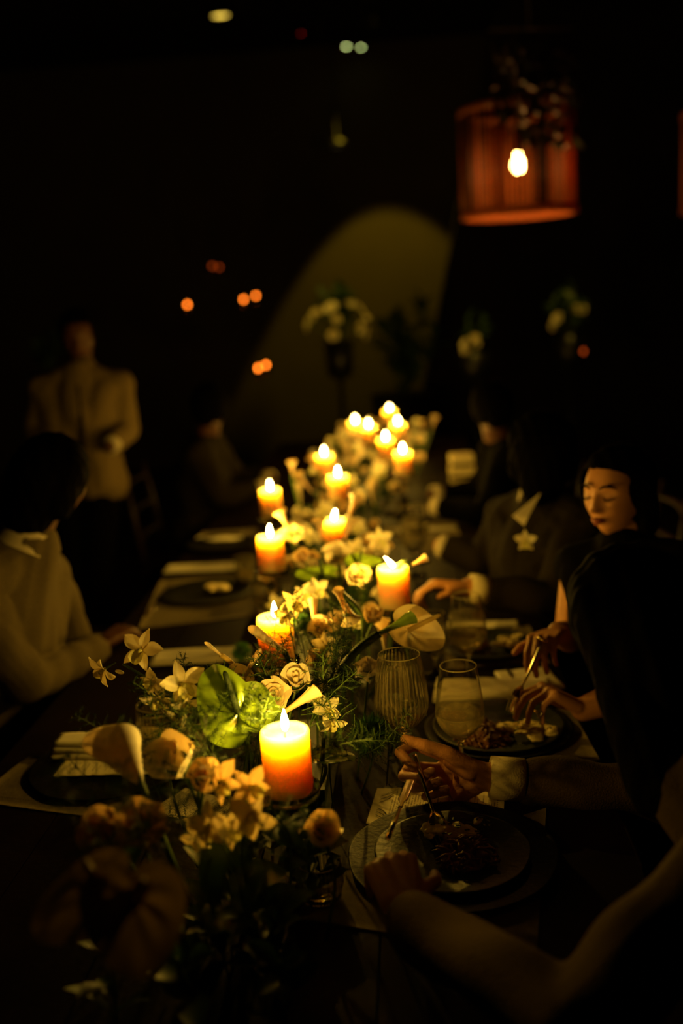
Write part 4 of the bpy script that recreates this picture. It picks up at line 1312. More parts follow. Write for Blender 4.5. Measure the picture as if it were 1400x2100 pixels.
def hand(b, W, f, n, t, curl=(.5, .6, .4), s=1.0, thumb_out=.75, spread=.0):
    """W wrist, f fingers forward, n out of the palm, t towards the thumb"""
    W, f, n, t = Vector(W), Vector(f).normalized(), Vector(n), Vector(t)
    n = (n-f*n.dot(f)).normalized(); t0 = f.cross(n)
    t = t0 if t0.dot(t) > 0 else -t0
    tips = []
    offs = (.030, .010, -.010, -.028)
    base = (.092, .095, .090, .082)
    ln = ((.043, .026, .020), (.047, .029, .021), (.043, .027, .020), (.034, .021, .018))
    for i in range(4):
        mcp = W+(f*base[i]+t*offs[i])*s
        capsule(b, W+(f*.015+t*offs[i]*.55)*s, mcp, .0155*s, .0125*s)
        if i < 3: capsule(b, W+(f*.055+t*(offs[i]-.01)*.8)*s, W+(f*.085+t*(offs[i]-.01))*s, .0135*s, .0115*s)
        p = mcp; a = 0
        r = (.0094, .0096, .0090, .0080)[i]*s
        side = t*(spread*(1.5-i)/1.5)
        for k in range(3):
            a += curl[k]*(1+.10*i)
            d = (f*math.cos(a)+n*math.sin(a)+side).normalized()
            q = p+d*ln[i][k]*s
            capsule(b, p, q, r, r*.90, 10)
            r *= .90; p = q
        tips.append(p)
    p = W+(f*.022+t*.020+n*.006)*s
    q = W+(f*.048+t*.040+n*.014)*s
    capsule(b, p, q, .0165*s, .0135*s)
    d = (f*.75+t*thumb_out+n*.35).normalized()
    q2 = q+d*.036*s; capsule(b, q, q2, .0125*s, .0105*s, 10)
    d = (f*.95+t*thumb_out*.35+n*.45).normalized()
    capsule(b, q2, q2+d*.028*s, .0102*s, .0082*s, 10)
    return tips, q2

def person(label, J, skin, top, pants, hair, voxel=.006, hands=None, face=False, s=1.0, sleeves=True, hair_style='short', collar=None, name='person', cuffs='LR', group=None):
    root = thing(name, label, 'person', (J['pelvis'].x, J['pelvis'].y, 0), group=group)
    L = Vector(root.location)
    g = {k: Vector(v) for k, v in J.items()}
    b = MB()
    ax = head_mesh(b, g['head'], g['hdir'], g['hup'], s)
    across = (g['shR']-g['shL']).normalized()
    neck_top = g['head']-ax[2]*.075*s-ax[1]*.018
    capsule(b, neck_top, g['neck'], .052*s, .060*s)
    def torso(bb, e):
        ch, pe = g['chest'], g['pelvis']
        wa = ch.lerp(pe, .55)
        capsule(bb, g['neck']-Vector((0, 0, .02)), ch, .075*s+e, .12*s+e)
        for sg, sh in ((-1, g['shL']), (1, g['shR'])):
            capsule(bb, g['neck']-Vector((0, 0, .02)), sh, .052*s+e, .056*s+e)
            capsule(bb, sh.lerp(ch, .25), ch+across*sg*.075*s, .075*s+e, .10*s+e)
            capsule(bb, ch+across*sg*.075*s, wa+across*sg*.06*s, .10*s+e, .092*s+e)
            capsule(bb, wa+across*sg*.06*s, pe+across*sg*.075*s, .092*s+e, .112*s+e)
    def arms(bb, e, cuff=1.0):
        for q in 'LR':
            capsule(bb, g['sh'+q], g['el'+q], .052*s+e, .041*s+e)
            w2 = g['el'+q].lerp(g['wr'+q], cuff)
            capsule(bb, g['el'+q], w2, .041*s+e, .028*s+e if cuff == 1 else .033*s+e)
    def legs(bb, e):
        for q in 'LR':
            hp = g['pelvis']+across*(.08 if q == 'R' else -.08)*s
            capsule(bb, hp, g['kn'+q], .085*s+e, .058*s+e)
            capsule(bb, g['kn'+q], g['an'+q], .055*s+e, .038*s+e)
    torso(b, 0); arms(b, 0); legs(b, 0)
    for q in 'LR':
        toe = g['an'+q]+(g.get('fdir') or Vector((1, 0, 0)))*.15; toe.z = .035
        capsule(b, g['an'+q], toe, .04*s, .032*s)
    for h in (hands or []): h(b)
    b.v = [tuple(Vector(v)-L) for v in b.v]
    link('body', remesh(b, voxel, 2), M[skin], root)
    if face: face_bits(root, g['head'], ax, s, L)
    # jacket or dress
    b = MB(); torso(b, .016)
    if sleeves:
        arms(b, .013, .72)
        for q in 'LR':
            if q not in cuffs: capsule(b, g['el'+q], g['el'+q].lerp(g['wr'+q], .92), .050*s, .044*s)
    b.v = [tuple(Vector(v)-L) for v in b.v]
    me = remesh(b, max(voxel, .006), 3)
    wave(me, lambda x, y, z: .0035*np.sin(x*46+z*21)+.003*np.sin(y*61-z*33+x*17))
    link('jacket' if sleeves else 'dress', me, M[top], root)
    if sleeves:
        for q in cuffs:
            b = MB()
            a_, c_ = g['el'+q].lerp(g['wr'+q], .80)-L, g['el'+q].lerp(g['wr'+q], 1.0)-L
            b.tube([a_, a_.lerp(c_, .5), c_, c_+(c_-a_)*.02, c_.lerp(a_, .3)], [.0395*s, .0395*s, .0385*s, .036*s, .034*s], 24)
            link('shirt_cuff', b.mesh(), M['shirt'], root)
    b = MB(); legs(b, .014)
    b.v = [tuple(Vector(v)-L) for v in b.v]
    link('trousers' if sleeves else 'skirt', remesh(b, .01, 2), M[pants], root)
    # collar
    if collar:
        b = MB()
        nd = (neck_top-g['neck']).normalized()
        c0 = g['neck']+nd*.005-L
        Mx = Matrix.Translation(c0) @ quat_z(nd, g['hdir']).to_matrix().to_4x4()
        b.lathe([(.078*s, -.01), (.070*s, .018), (.064*s, .040), (.068*s, .042), (.076*s, .02), (.088*s, -.012)], 28, M=Mx)
        link('collar', b.mesh(), M[collar], root)
    # hair
    x, y, z = ax
    b = MB()
    H = g['head']
    b.sphere(H-y*.010*s+z*.018*s, .104*s, 14, (.86, 1.0, 1.02), Matrix(((x.x, y.x, z.x), (x.y, y.y, z.y), (x.z, y.z, z.z))))
    if hair_style == 'short':
        capsule(b, H-y*.05*s, H-y*.055*s-z*.045*s, .060*s, .045*s)
        for e in (-1, 1): capsule(b, H+x*e*.05*s-y*.01*s+z*.02*s, H+x*e*.055*s-y*.018*s-z*.01*s, .035*s, .022*s)
    elif hair_style == 'bob':
        for e in (-1, 1):
            capsule(b, H+x*e*.055*s+z*.045*s+y*.005*s, H+x*e*.082*s-z*.01*s-y*.0*s, .040*s, .030*s)
            capsule(b, H+x*e*.082*s-z*.01*s, H+x*e*.072*s-z*.085*s-y*.012*s, .030*s, .026*s)
        capsule(b, H-y*.05*s, H-y*.055*s-z*.09*s, .07*s, .06*s)
    elif hair_style == 'thick':
        for e in (-1, 1):
            capsule(b, H+x*e*.04*s-y*.01*s+z*.04*s, H+x*e*.055*s-y*.02*s-z*.05*s, .060*s, .045*s)
        capsule(b, H-y*.045*s, H-y*.055*s-z*.10*s, .085*s, .065*s)
    elif hair_style == 'long':
        for e in (-1, 1):
            capsule(b, H+x*e*.04*s-y*.01*s+z*.04*s, H+x*e*.055*s-y*.02*s-z*.06*s, .060*s, .05*s)
            capsule(b, H+x*e*.055*s-y*.02*s-z*.06*s, H+x*e*.07*s-y*.04*s-z*.20*s, .055*s, .06*s)
        capsule(b, H-y*.045*s, H-y*.055*s-z*.10*s, .09*s, .085*s)
        capsule(b, H-y*.055*s-z*.10*s, H-y*.04*s-z*.22*s, .085*s, .08*s)
    b.v = [tuple(Vector(v)-L) for v in b.v]
    me = remesh(b, .005, 1)
    # cut the cap open in front of the face, then wave it
    bm = bmesh.new(); bm.from_mesh(me)
    dele = []
    for f_ in bm.faces:
        p = f_.calc_center_median()+L-H
        X, Y, Z = p.dot(x)/s, p.dot(y)/s, p.dot(z)/s
        lim = .072-.35*max(0, abs(X)-.03)
        if Y > .030+(.02 if Z > .05 else 0) and Z < lim and abs(X) < .068: dele.append(f_)
    bmesh.ops.delete(bm, geom=dele, context='FACES')
    loose = [v for v in bm.verts if not v.link_faces]
    bmesh.ops.delete(bm, geom=loose, context='VERTS')
    ring = set(v for v in bm.verts if v.is_boundary)
    for _ in range(2): ring |= set(e.other_vert(v) for v in list(ring) for e in v.link_edges)
    for _ in range(14): bmesh.ops.smooth_vert(bm, verts=list(ring), factor=.5, use_axis_x=True, use_axis_y=True, use_axis_z=True)
    bm.to_mesh(me); bm.free()
    wave(me, lambda x, y, z: .0014*np.sin(x*180+z*40)+.001*np.sin(y*230+z*60))
    link('hair', me, M[hair], root)
    return root, ax, L

def chair(p, face, label, m='dark_wood', group='dark wooden dining chairs'):
    t = thing('dining_chair', label, 'chair', (p[0], p[1], 0), Quaternion((0, 0, 1), face), group)
    b = MB(); b.box((0, 0, .44), (.44, .44, .04)); link('seat', b.mesh(False), M[m], t)
    for sx in (-1, 1):
        for sy in (-1, 1):
            b = MB(); b.tube([(sx*.19, sy*.19, .42), (sx*.205, sy*.205, 0)], [.020, .014], 10); link('leg', b.mesh(), M[m], t)
        b = MB(); b.tube([(-.20, sx*.19, .42), (-.235, sx*.19, .70), (-.27, sx*.18, .92)], [.018, .016, .013], 10); link('back_post', b.mesh(), M[m], t)
    for k in range(3):
        z = .60+.13*k; x = -.222-.05*k/2
        b = MB(); b.tube(spline([(x, -.19, z), (x-.02, 0, z), (x, .19, z)], 5), .024, 8, flat=.4); link('back_slat', b.mesh(), M[m], t)
    return t

V = Vector
UP = V((0, 0, 1))
# 1 the man in the pale suit, foreground right
HD = .135   # depth of the hand behind the first estimate, brings it to the stem of the glass
def hp(x, y, D): return dep(x, y, D+HD)
def hero_hand(b):
    ch = {
     'index': ([(915, 1552, 1.775), (850, 1528, 1.745), (819, 1543, 1.705), (848, 1573, 1.685)], (.0115, .0105, .0098, .0085)),
     'middle': ([(918, 1578, 1.775), (840, 1572, 1.76), (826, 1592, 1.725), (858, 1596, 1.69), (884, 1582, 1.68)], (.0112, .0105, .0098, .0092, .0085)),
     'ring': ([(922, 1600, 1.775), (855, 1605, 1.76), (846, 1616, 1.725), (876, 1614, 1.69), (900, 1602, 1.68)], (.0108, .010, .0095, .009, .0082)),
     'pinky': ([(930, 1618, 1.77), (880, 1630, 1.755), (872, 1634, 1.725), (894, 1628, 1.695), (915, 1617, 1.685)], (.0095, .009, .0085, .008, .0072)),
     'thumb': ([(962, 1572, 1.715), (918, 1545, 1.695), (868, 1528, 1.685), (830, 1516, 1.685)], (.0165, .0135, .0118, .0092)),
    }
    W = hp(998, 1592, 1.74)
    for k, (pts, rr) in ch.items():
        P = [hp(*p) for p in pts]
        for i in range(len(P)-1): capsule(b, P[i], P[i+1], rr[i], rr[i+1], 12)
        if k != 'thumb': capsule(b, W, P[0], .022, .0150)
    capsule(b, W, hp(962, 1575, 1.715), .024, .019)
    capsule(b, hp(962, 1580, 1.715), hp(925, 1562, 1.715), .019, .015)
    capsule(b, W, hp(950, 1626, 1.735), .022, .016)
    capsule(b, hp(950, 1600, 1.745), hp(940, 1625, 1.745), .020, .016)
def left_dark_hand(b):
    W = dep(830, 1868, 1.40)
    hand(b, W, dep(785, 1730, 1.52)-W, -UP*.9+V((0, -.1, 0)), V((-1, .3, .2))*-1, (.55, .75, .5), 1.0)
J = dict(head=dep(1300, 1285, 1.46), hdir=V((-.55, .80, -.22)), hup=V((-.35, .1, 1)), neck=dep(1392, 1500, 1.44),
         chest=V((.84, 1.22, .90)), pelvis=V((.92, 1.18, .585)), shL=dep(1640, 1640, 1.25), shR=dep(1440, 1540, 1.66),
         elR=dep(1350, 1625, 1.86), wrR=hp(1005, 1594, 1.745), elL=dep(1180, 2100, 1.16), wrL=dep(838, 1885, 1.385),
         knL=V((.42, 1.10, .56)), knR=V((.42, 1.34, .56)), anL=V((.45, 1.10, .08)), anR=V((.45, 1.34, .08)), fdir=V((-1, 0, 0)))
person('black-haired person in beige suit at right front, seen from behind, gripping fork and glass stem', J, 'skin', 'suit_beige', 'suit_beige', 'hair', .0032, [hero_hand, left_dark_hand], hair_style='long', s=1.0, collar='suit_black', cuffs='R')
chair((.98, 1.18), PI, 'dark chair under the man in the pale beige suit')

# 2 the woman with the rings
def ring_hand(b):
    W = dep(1190, 1452, 2.12)
    hand(b, W, dep(1115, 1412, 2.10)-W, -CU*1-CAMDIR*.1, CR*-.3+CU*-.9+V((0, .5, 0)), (.85, .55, .25), .93, spread=.12)
def fork_hand(b):
    W = dep(1140, 1300, 2.28)
    hand(b, W, dep(1098, 1318, 2.17)-W, -CU*1, V((-.3, -.2, .8)), (.8, .7, .3), .90)
J = dict(head=dep(1266, 1010, 2.40), hdir=CAMDIR*.62+CR*-.72+UP*-.22, hup=UP+CR*-.03, neck=dep(1285, 1125, 2.42),
         chest=dep(1300, 1260, 2.40), pelvis=V((.98, 2.28, .585)), shL=dep(1395, 1175, 2.28), shR=dep(1190, 1165, 2.52),
         elL=dep(1300, 1420, 2.12), wrL=dep(1195, 1454, 2.12), elR=dep(1168, 1305, 2.45), wrR=dep(1145, 1298, 2.29),
         knL=V((.48, 2.12, .56)), knR=V((.48, 2.42, .56)), anL=V((.5, 2.12, .08)), anR=V((.5, 2.42, .08)), fdir=V((-1, 0, 0)))
person('dark-haired woman at right looking down at her plate, rings on her hand', J, 'skin', 'suit_black', 'suit_black', 'hair', .0034, [ring_hand, fork_hand], True, .93, False, 'bob')
chair((1.0, 2.3), PI, 'dark chair under the woman with rings')
for i, (x, y, D, l) in enumerate([(1104, 1462, 2.075, 'ornate gold ring with a cluster of stones on the lower hand'), (1112, 1312, 2.15, 'smooth gold ring on the hand holding the fork')]):
    rg = thing('finger_ring', l, 'ring', dep(x, y, D), quat_z(CR*.4+CU*.8))
    b = MB(); pts = []
    for j in range(20):
        a = 2*PI*j/20
        for k in range(8):
            c_ = 2*PI*k/8
            pts.append(((.0098+.0016*math.cos(c_))*math.cos(a), (.0098+.0016*math.cos(c_))*math.sin(a), .0022*math.sin(c_)))
    b.grid(pts+pts[:8], 8, 21, True); link('band', b.mesh(), M['gold'], rg)
    if i == 0:
        for k in range(7):
            b = MB(); b.sphere((0, 0, 0), .0028, 5); o = link('stone', b.mesh(False), M['silver'], rg)
            a = k*2*PI/6; q_ = .0045 if k < 6 else 0
            o.location = rg.rotation_quaternion.inverted() @ (CAMDIR*.011+CR*q_*math.cos(a)+CU*q_*math.sin(a))

# 3 the guest with the white boutonniere
def cuff_hand(b):
    W = dep(955, 1205, 2.70)
    hand(b, W, dep(895, 1200, 2.68)-W, -UP*.8+V((0, -.3, 0)), V((0, -1, .3)), (.6, .7, .5), 1.05)
J = dict(head=dep(1112, 925, 3.0), hdir=V((.15, .95, -.2)), hup=UP, neck=dep(1118, 1025, 3.02),
         chest=dep(1105, 1160, 3.0), pelvis=V((.98, 2.95, .585)), shL=dep(1190, 1085, 2.86), shR=dep(1040, 1060, 3.25),
         elL=dep(1130, 1232, 2.74), wrL=dep(962, 1206, 2.70), elR=dep(990, 1150, 3.2), wrR=dep(905, 1120, 3.3),
         knL=V((.5, 2.8, .56)), knR=V((.5, 3.1, .56)), anL=V((.5, 2.8, .08)), anR=V((.5, 3.1, .08)), fdir=V((-1, 0, 0)))
r3, ax3, L3 = person('blurred guest in a dark suit with white boutonniere, bright cuff and hand on the table', J, 'skin', 'suit_dark', 'suit_black', 'hair', .006, [cuff_hand], collar='shirt', hair_style='thick')
b = MB(); q0 = [dep(1052, 1058, 2.82), dep(1075, 1078, 2.80), dep(1082, 1062, 2.80), dep(1108, 1012, 2.84)]
b.add([p-L3 for p in q0]+[p-L3+_f*.012 for p in q0], [(0, 1, 2), (0, 2, 3), (4, 6, 5), (4, 7, 6), (0, 4, 5, 1), (1, 5, 6, 2), (2, 6, 7, 3), (3, 7, 4, 0)]); link('shirt_collar_point', b.mesh(False), M['shirt'], r3)
rt = dep(1078, 1108, 2.79)
orchid(rt, CAMDIR+CR*-.3, (0, 0, 1), 1.05, 'white boutonniere bloom on the blurred guest\'s dark lapel', seed=4, stem=False)
chair((1.02, 2.98), PI, 'dark chair under the guest with the boutonniere')

# 4 the man at the left
def lm_hand(b):
    W = dep(212, 1318, 2.86)
    hand(b, W, dep(250, 1295, 2.92)-W, -UP, V((0, .9, .3)), (.5, .6, .4), 1.0)
J = dict(head=dep(108, 985, 2.62), hdir=V((.45, .85, -.30)), hup=UP+V((.25, .1, 0)), neck=dep(48, 1118, 2.60),
         chest=dep(5, 1300, 2.60), pelvis=V((-.93, 2.35, .585)), shR=dep(-95, 1225, 2.42), shL=dep(95, 1185, 2.78),
         elR=dep(60, 1400, 2.52), wrR=dep(205, 1330, 2.84), elL=dep(160, 1345, 2.92), wrL=dep(238, 1318, 3.08),
         knL=V((-.5, 2.55, .56)), knR=V((-.5, 2.25, .56)), anL=V((-.5, 2.55, .08)), anR=V((-.5, 2.25, .08)), fdir=V((1, 0, 0)))
person('dark-haired man in a pale jacket at the left edge, turned towards the table', J, 'skin_shaded', 'jacket_pale', 'suit_black', 'hair', .006, [lm_hand], collar='shirt', hair_style='thick', cuffs='')
chair((-.98, 2.35), 0, 'dark chair under the man in the pale jacket')
chair((-.98, 1.60), 0, 'dark chair at the near left corner of the table')

# 5 the person standing behind on the left
D5 = 4.6
J = dict(head=dep(160, 690, D5), hdir=V((.2, -.8, -.2)), hup=UP, neck=dep(163, 760, D5), chest=dep(166, 850, D5), pelvis=dep(172, 985, D5),
         shL=dep(243, 792, D5), shR=dep(88, 800, D5), elL=dep(262, 880, D5), elR=dep(76, 885, D5), wrL=dep(225, 915, D5-.18), wrR=dep(110, 922, D5-.15),
         knL=dep(196, 1180, D5), knR=dep(150, 1180, D5), anL=V((0, 0, 0)), anR=V((0, 0, 0)), fdir=V((.2, -1, 0)))
J['anL'] = V((J['knL'].x, J['knL'].y, .08)); J['anR'] = V((J['knR'].x, J['knR'].y, .08))
r5, _, L5 = person('standing person in a pale open jacket in the dark on the left', J, 'skin_shaded', 'jacket_tan', 'suit_black', 'hair', .008, [])
b = MB(); b.tube(spline([dep(160, 790, D5-.17)-L5, dep(166, 860, D5-.19)-L5, dep(168, 920, D5-.18)-L5], 5), [.006]*5+[.012]*5+[.016], 8, flat=.4)
link('dark_tie', b.mesh(), M['suit_black'], r5)

# 6, 7 dim guests farther away
def seated(label, x, y, hx, hdir, m, sk):
    px_, py_ = hx
    h_ = V((px_, py_, 1.20)); sg = 1 if px_ > 0 else -1
    J = dict(head=h_, hdir=hdir, hup=UP, neck=h_+V((sg*.03, 0, -.17)), chest=h_+V((sg*.06, 0, -.32)), pelvis=h_+V((sg*.10, 0, -.62)),
             shL=h_+V((sg*.04, -.17*sg, -.20)), shR=h_+V((sg*.04, .17*sg, -.20)), elL=h_+V((-sg*.06, -.24*sg, -.40)), elR=h_+V((-sg*.06, .24*sg, -.40)),
             wrL=h_+V((-sg*.26, -.12*sg, -.38)), wrR=h_+V((-sg*.26, .14*sg, -.38)), knL=h_+V((-sg*.36, -.12*sg, -.64)), knR=h_+V((-sg*.36, .12*sg, -.64)),
             anL=h_+V((-sg*.34, -.12*sg, -1.12)), anR=h_+V((-sg*.34, .12*sg, -1.12)), fdir=V((-sg, 0, 0)))
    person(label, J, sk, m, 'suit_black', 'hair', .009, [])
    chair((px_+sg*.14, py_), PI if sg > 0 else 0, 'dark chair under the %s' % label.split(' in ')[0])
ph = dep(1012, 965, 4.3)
seated('dim far guest on the right in near darkness beside the cream boxes', 0, 0, (ph.x, ph.y), V((-.2, 1, -.1)), 'suit_black', 'skin_shaded')
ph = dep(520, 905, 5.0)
seated('dim far guest on the left in near darkness behind the candles', 0, 0, (ph.x-.2, ph.y), V((.2, 1, -.1)), 'suit_dark', 'skin_shaded')
for (x, y, fc, l) in [(-.98, 3.6, 0, 'empty dark chair on the left beyond the leftovers plate'), (1.0, 3.75, PI, 'empty dark chair on the right beyond the guest with the boutonniere')]:
    chair((x, y), fc, l)

# stack of cream boxes at the far right of the table
for i, (y_, wd) in enumerate([(980, .115), (958, .115), (936, .105)]):
    c_ = at(948, 1003, TZ)
    bx = thing('gift_box', ['bottom', 'middle', 'top'][i]+' cream box of the little stack at the far right of the table', 'box', (c_.x, c_.y, TZ+.003+i*.056), Quaternion((0, 0, 1), .04*i))
    b = MB(); b.box((0, 0, .009), (wd-.012, .088, .018)); link('base', b.mesh(False), M['dark_wood'], bx)  # dark colour paints the shaded gap between stacked boxes
    b = MB(); b.box((0, 0, .036), (wd, .10, .038)); link('lid', b.mesh(False), M['box_card'], bx)

# ------------------------------------------------------------------ background
def pendant(c, r, h, energy, label, cord=True):
    t = thing('pendant_lamp', label, 'lamp', c)
    ns = 72
    sl = MB(); sl.tube([(0, 0, -h/2), (0, 0, 0), (0, 0, h/2)], [r*.030]*3, 5, flat=.5)
    me = sl.mesh(name='slat')
    me.materials.append(M['rattan']); rsl = random.Random(5); shade = 'rattan'
    for i in range(ns):
        a = 2*PI*i/ns
        rr = r*(1+.008*math.sin(i*5.1))
        if rsl.random() < .45: shade = rsl.choice(['rattan', 'rattan_dark', 'rattan_light'])
        o = link('slat', me, M['rattan'], t, (rr*math.cos(a), rr*math.sin(a), .004*math.sin(i*3.3)))
        o.material_slots[0].link = 'OBJECT'; o.material_slots[0].material = M[shade]
        o.rotation_euler = (0, 0, a+PI/2)
    for z in (-h/2, h/2):
        b = MB(); b.lathe([(r*.955, z-.012), (r*1.045, z-.012), (r*1.045, z+.022), (r*.955, z+.022), (r*.955, z-.012)], 72)
        link('shade_ring', b.mesh(), M['rattan'], t)
    b = MB(); b.lathe([(.001, -.045), (.02, -.040), (.030, -.018), (.028, .008), (.015, .032), (.014, .05)], 20); link('bulb', b.mesh(), M['bulb'] if energy > 1 else M['bulb_dim'], t)
    b = MB(); b.lathe([(.016, .05), (.020, .055), (.020, .12), (.004, .13)], 16); link('socket', b.mesh(), M['black_metal'], t)
    b = MB(); b.tube([(0, 0, .12), (0, 0, 4.2-c.z)], .004, 6); link('cord', b.mesh(), M['black_metal'], t)
    for a in range(3):
        b = MB(); b.tube([(0, 0, .125), (r*math.cos(a*2.09), r*math.sin(a*2.09), h/2)], .003, 5); link('spoke', b.mesh(), M['black_metal'], t)
    ld = bpy.data.lights.new('bulb_light', 'POINT'); ld.energy = energy; ld.color = (1, .33, .06); ld.shadow_soft_size = .035
    lo = bpy.data.objects.new('bulb_light', ld); COL.objects.link(lo); lo.parent = t; lo.location = (0, 0, -.09)
    return t
PC = dep(1062, 335, 5.2)
pendant(PC, .285, .50, 8, 'drum pendant lamp of vertical rattan slats, glowing orange')
pendant(dep(1512, 330, 5.6), .285, .50, .30, 'dim second rattan pendant lamp cut by the right edge of the photo')
# dark hanging foliage before the top of the lamp
HLEAF = LEAF.copy(); HLEAF.materials.clear()
hb = thing('hanging_branch', 'dark leafy branch hanging in front of the top of the rattan pendant lamp', 'foliage', dep(1085, 120, 4.75))
rs = random.Random(3)
b = MB()
ends = []
for k in range(16):
    x0 = dep(1010+k*10.5, 60, 4.75)-hb.location
    yy = 205+ (70 if k > 2 else 30) + rs.uniform(-22, 14) - (70 if k == 12 else 0)
    x1 = dep(1022+k*9.8, yy, 4.75)-hb.location
    b.tube(spline([x0, x0.lerp(x1, .5)+V((rs.uniform(-.02, .02), 0, 0)), x1], 5), .003, 5)
    for j in range(8): ends.append(x0.lerp(x1, (j+1)/8))
b.tube([V((0, 0, .14)), V((0, 0, max(.3, 4.2-hb.location.z)))], .006, 6)
b.tube([dep(1000, 60, 4.75)-hb.location, dep(1175, 55, 4.75)-hb.location], .008, 6)
link('twigs', b.mesh(), M['dark_wood'], hb)
for i, e in enumerate(ends):
    o = link('leaf', HLEAF, M['dark_wood'], hb, e)
    o.rotation_euler = (PI*.85+rs.uniform(-.3, .3), rs.uniform(-.5, .5), rs.uniform(0, 6)); o.scale = (1.3,)*3

def ceil_lamp(x, y, z, label, m, r=.035, el=1.0):
    d = ray(x, y); p = CAM+d*((z-CAM.z)/d.z)
    t = thing('ceiling_light', label, 'ceiling light', p)
    b = MB(); b.lathe([(.001, -.004), (r*.8, -.003), (r, 0), (r, .01)], 20); b.v = [(v[0]*el, v[1], v[2]) for v in b.v]
    link('lens', b.mesh(), m, t)
    b = MB(); b.lathe([(r*1.05, -.004), (r*1.4, -.002), (r*1.45, .02), (r*1.4, .05), (.004, .06), (.004, 4.2-p.z), (.001, 4.2-p.z)], 20); b.v = [(v[0]*el, v[1], v[2]) for v in b.v]
    link('housing', b.mesh(), M['black_metal'], t)
M['yellow_lens'] = emit_mat('yellow_lens', (1, .66, .08), 3.0)
M['green_lens'] = emit_mat('green_lens', (.85, 1, .32), 14.0)
M['dim_lens'] = emit_mat('dim_lens', (.5, .4, .15), .06)
ceil_lamp(452, 32, 4.1, 'yellow oval ceiling light at the top left of the photo', M['yellow_lens'], .040, 1.7)
ceil_lamp(710, 95, 4.1, 'left one of the pair of pale greenish ceiling lights', M['green_lens'], .020)
ceil_lamp(740, 97, 4.1, 'right one of the pair of pale greenish ceiling lights', M['green_lens'], .018)
ceil_lamp(617, 68, 4.1, 'tiny red indicator light on the ceiling between the ceiling lights', M['red_glow'], .010)
ceil_lamp(691, 300, 3.1, 'very dim ceiling lens below the greenish pair', M['dim_lens'], .04, 1.4)

def tea_light(p, label, m, top=None, group=None):
    t = thing('hanging_tea_light', label, 'candle', p, group=group)
    b = MB(); b.lathe([(.001, -.030), (.022, -.030), (.030, -.01), (.032, .03), (.030, .03), (.028, -.008), (.001, -.027)], 20); link('cup', b.mesh(), M['holder_glass'], t)
    b = MB(); b.sphere((0, 0, .006+.034), .013, 8, (.8, .8, 1.3)); link('flame', b.mesh(), m, t)
    b = MB(); b.tube([(-.031, 0, .028), (0, 0, .16), (.031, 0, .028)], .0012, 4)
    if top: b.tube([(0, 0, .16), (0, 0, top-p.z)], .0015, 4)
    link('wire', b.mesh(), M['black_metal'], t)
M['amber2'] = emit_mat('amber2', (1, .19, .012), 13)
M['amber_dim'] = emit_mat('amber_dim', (1, .12, .01), .9)
for i, (x, y, D) in enumerate([(385, 636, 8.0), (500, 625, 8.2), (525, 617, 8.6), (530, 767, 7.2), (546, 760, 7.6), (436, 557, 8), (450, 559, 8.3), (1196, 733, 7.0)]):
    tea_light(dep(x, y, D), ['orange hanging tea light, leftmost in the dark background', 'left one of the close pair of orange hanging tea lights', 'right one of the close pair of orange hanging tea lights',
        'lower orange tea light, left one of the overlapping pair', 'lower orange tea light, right one of the overlapping pair', 'very dim upper tea light, left of two', 'very dim upper tea light, right of two', 'dim red tea light under the right background flowers'][i],
        M['amber2'] if i < 5 else M['amber_dim'], 4.2)

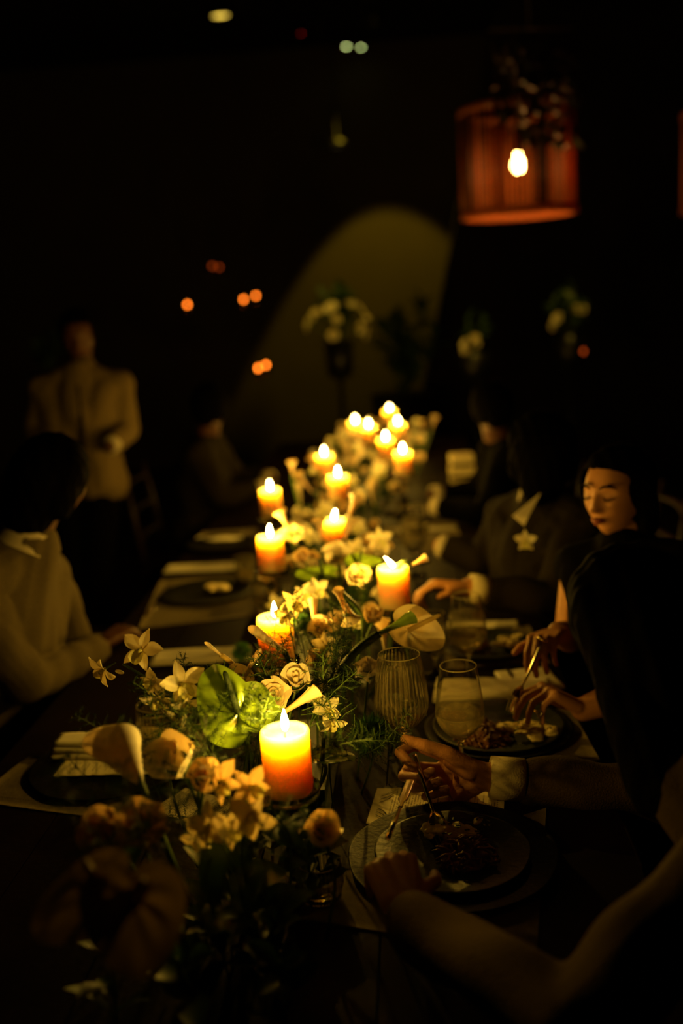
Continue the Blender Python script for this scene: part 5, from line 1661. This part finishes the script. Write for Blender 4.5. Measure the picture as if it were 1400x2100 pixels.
def bouquet(c, r, n, label, leafs, dens='white_petal', spot=True, W=6, seed=0, sp_off=(0, -1.2)):
    rs = random.Random(seed)
    st = thing('flower_stand', 'dark stand with vase under the %s' % label, 'stand', (c.x, c.y, 0))
    b = MB(); b.lathe([(.001, 0), (.16, 0), (.16, .015), (.02, .03), (.018, c.z-r-.16), (.09, c.z-r-.12), (.11, c.z-r*.4), (.10, c.z-r*.4), (.001, c.z-r*.5)], 24)
    link('stand_body', b.mesh(), M['black_metal'], st)
    for i in range(n):
        a = rs.random()*2*PI; el = rs.uniform(-.3, 1)
        d = V((math.cos(a)*math.cos(el), -abs(math.sin(a))*math.cos(el), math.sin(el)))
        p_ = c+d*r*rs.uniform(.75, 1.05)
        ro = rose(p_, d, rs.choice(['rose', 'open', 'bud']), rs.uniform(1.1, 1.6), dens, 'blurred small bloom of the %s' % label, 'blooms of the %s' % label, seed=i, stem=False)
        stem_to(ro, p_-d*.004, V((c.x, c.y, c.z-r*.45)), seed=i)
    for i in range(leafs):
        a = rs.random()*2*PI; el = rs.uniform(-.6, 1.2)
        d = V((math.cos(a)*math.cos(el), math.sin(a)*math.cos(el), math.sin(el)))
        leaf_branch(c+d*r*.45, rs.uniform(1.6, 2.4), 'dark leafy stem of the %s' % label, 'leafy stems of the %s' % label, i)
    if spot:  # unseen spot with housing, added to brighten the bouquet
        sp = V((c.x+sp_off[0], c.y+sp_off[1], 4.0))
        fill_spot = thing('spotlight', 'added unseen fill spotlight over the %s' % label, 'spotlight', sp)
        q = quat_z(-(c-sp)).to_matrix().to_4x4()
        b = MB(); b.lathe([(.03, -.02), (.032, 0), (.035, .09), (.001, .11)], 16, M=q); link('lamp_head', b.mesh(), M['black_metal'], fill_spot)
        b = MB(); b.tube([(0, 0, .08), (0, 0, .2)], .008); link('bracket', b.mesh(), M['black_metal'], fill_spot)
        s_ = bpy.data.lights.new('fill_light', 'SPOT'); s_.energy = W; s_.color = (1, .62, .06); s_.spot_size = math.radians(16); s_.spot_blend = .7; s_.shadow_soft_size = .03
        o = bpy.data.objects.new('fill_light', s_); COL.objects.link(o); o.parent = fill_spot
        o.rotation_euler = (c-sp).to_track_quat('-Z', 'Y').to_euler()
bouquet(dep(692, 672, 7.4), .22, 15, 'background bouquet left of the lit wall centre', 10, 'orchid_petal', W=170, seed=1)
bouquet(dep(1168, 668, 7.2), .15, 6, 'background bouquet at right under the pendant lamp', 6, 'orchid_petal', W=130, seed=2)
bouquet(dep(972, 715, 7.0), .07, 4, 'small pale bouquet below the partition edge', 2, 'white_petal', W=200, seed=3)
bouquet(dep(95, 752, 6.4), .10, 0, 'dark greenery behind the standing person', 5, W=8, seed=4)
dk = dep(820, 690, 8.2)
for i in range(9):
    leaf_branch(dk+V((RND.uniform(-.25, .25), RND.uniform(-.1, .1), RND.uniform(-.5, .1))), 3.2, 'dark leafy plant silhouetted against the lit wall', 'silhouetted leafy stems before the lit wall', i, 9)
pt = thing('planter', 'dark tall planter under the silhouetted leafy plant', 'planter', (dk.x, dk.y, 0))
b = MB(); b.lathe([(.001, 0), (.18, 0), (.26, dk.z-.45), (.24, dk.z-.45), (.001, dk.z-.5)], 28); link('pot', b.mesh(), M['charger'], pt)
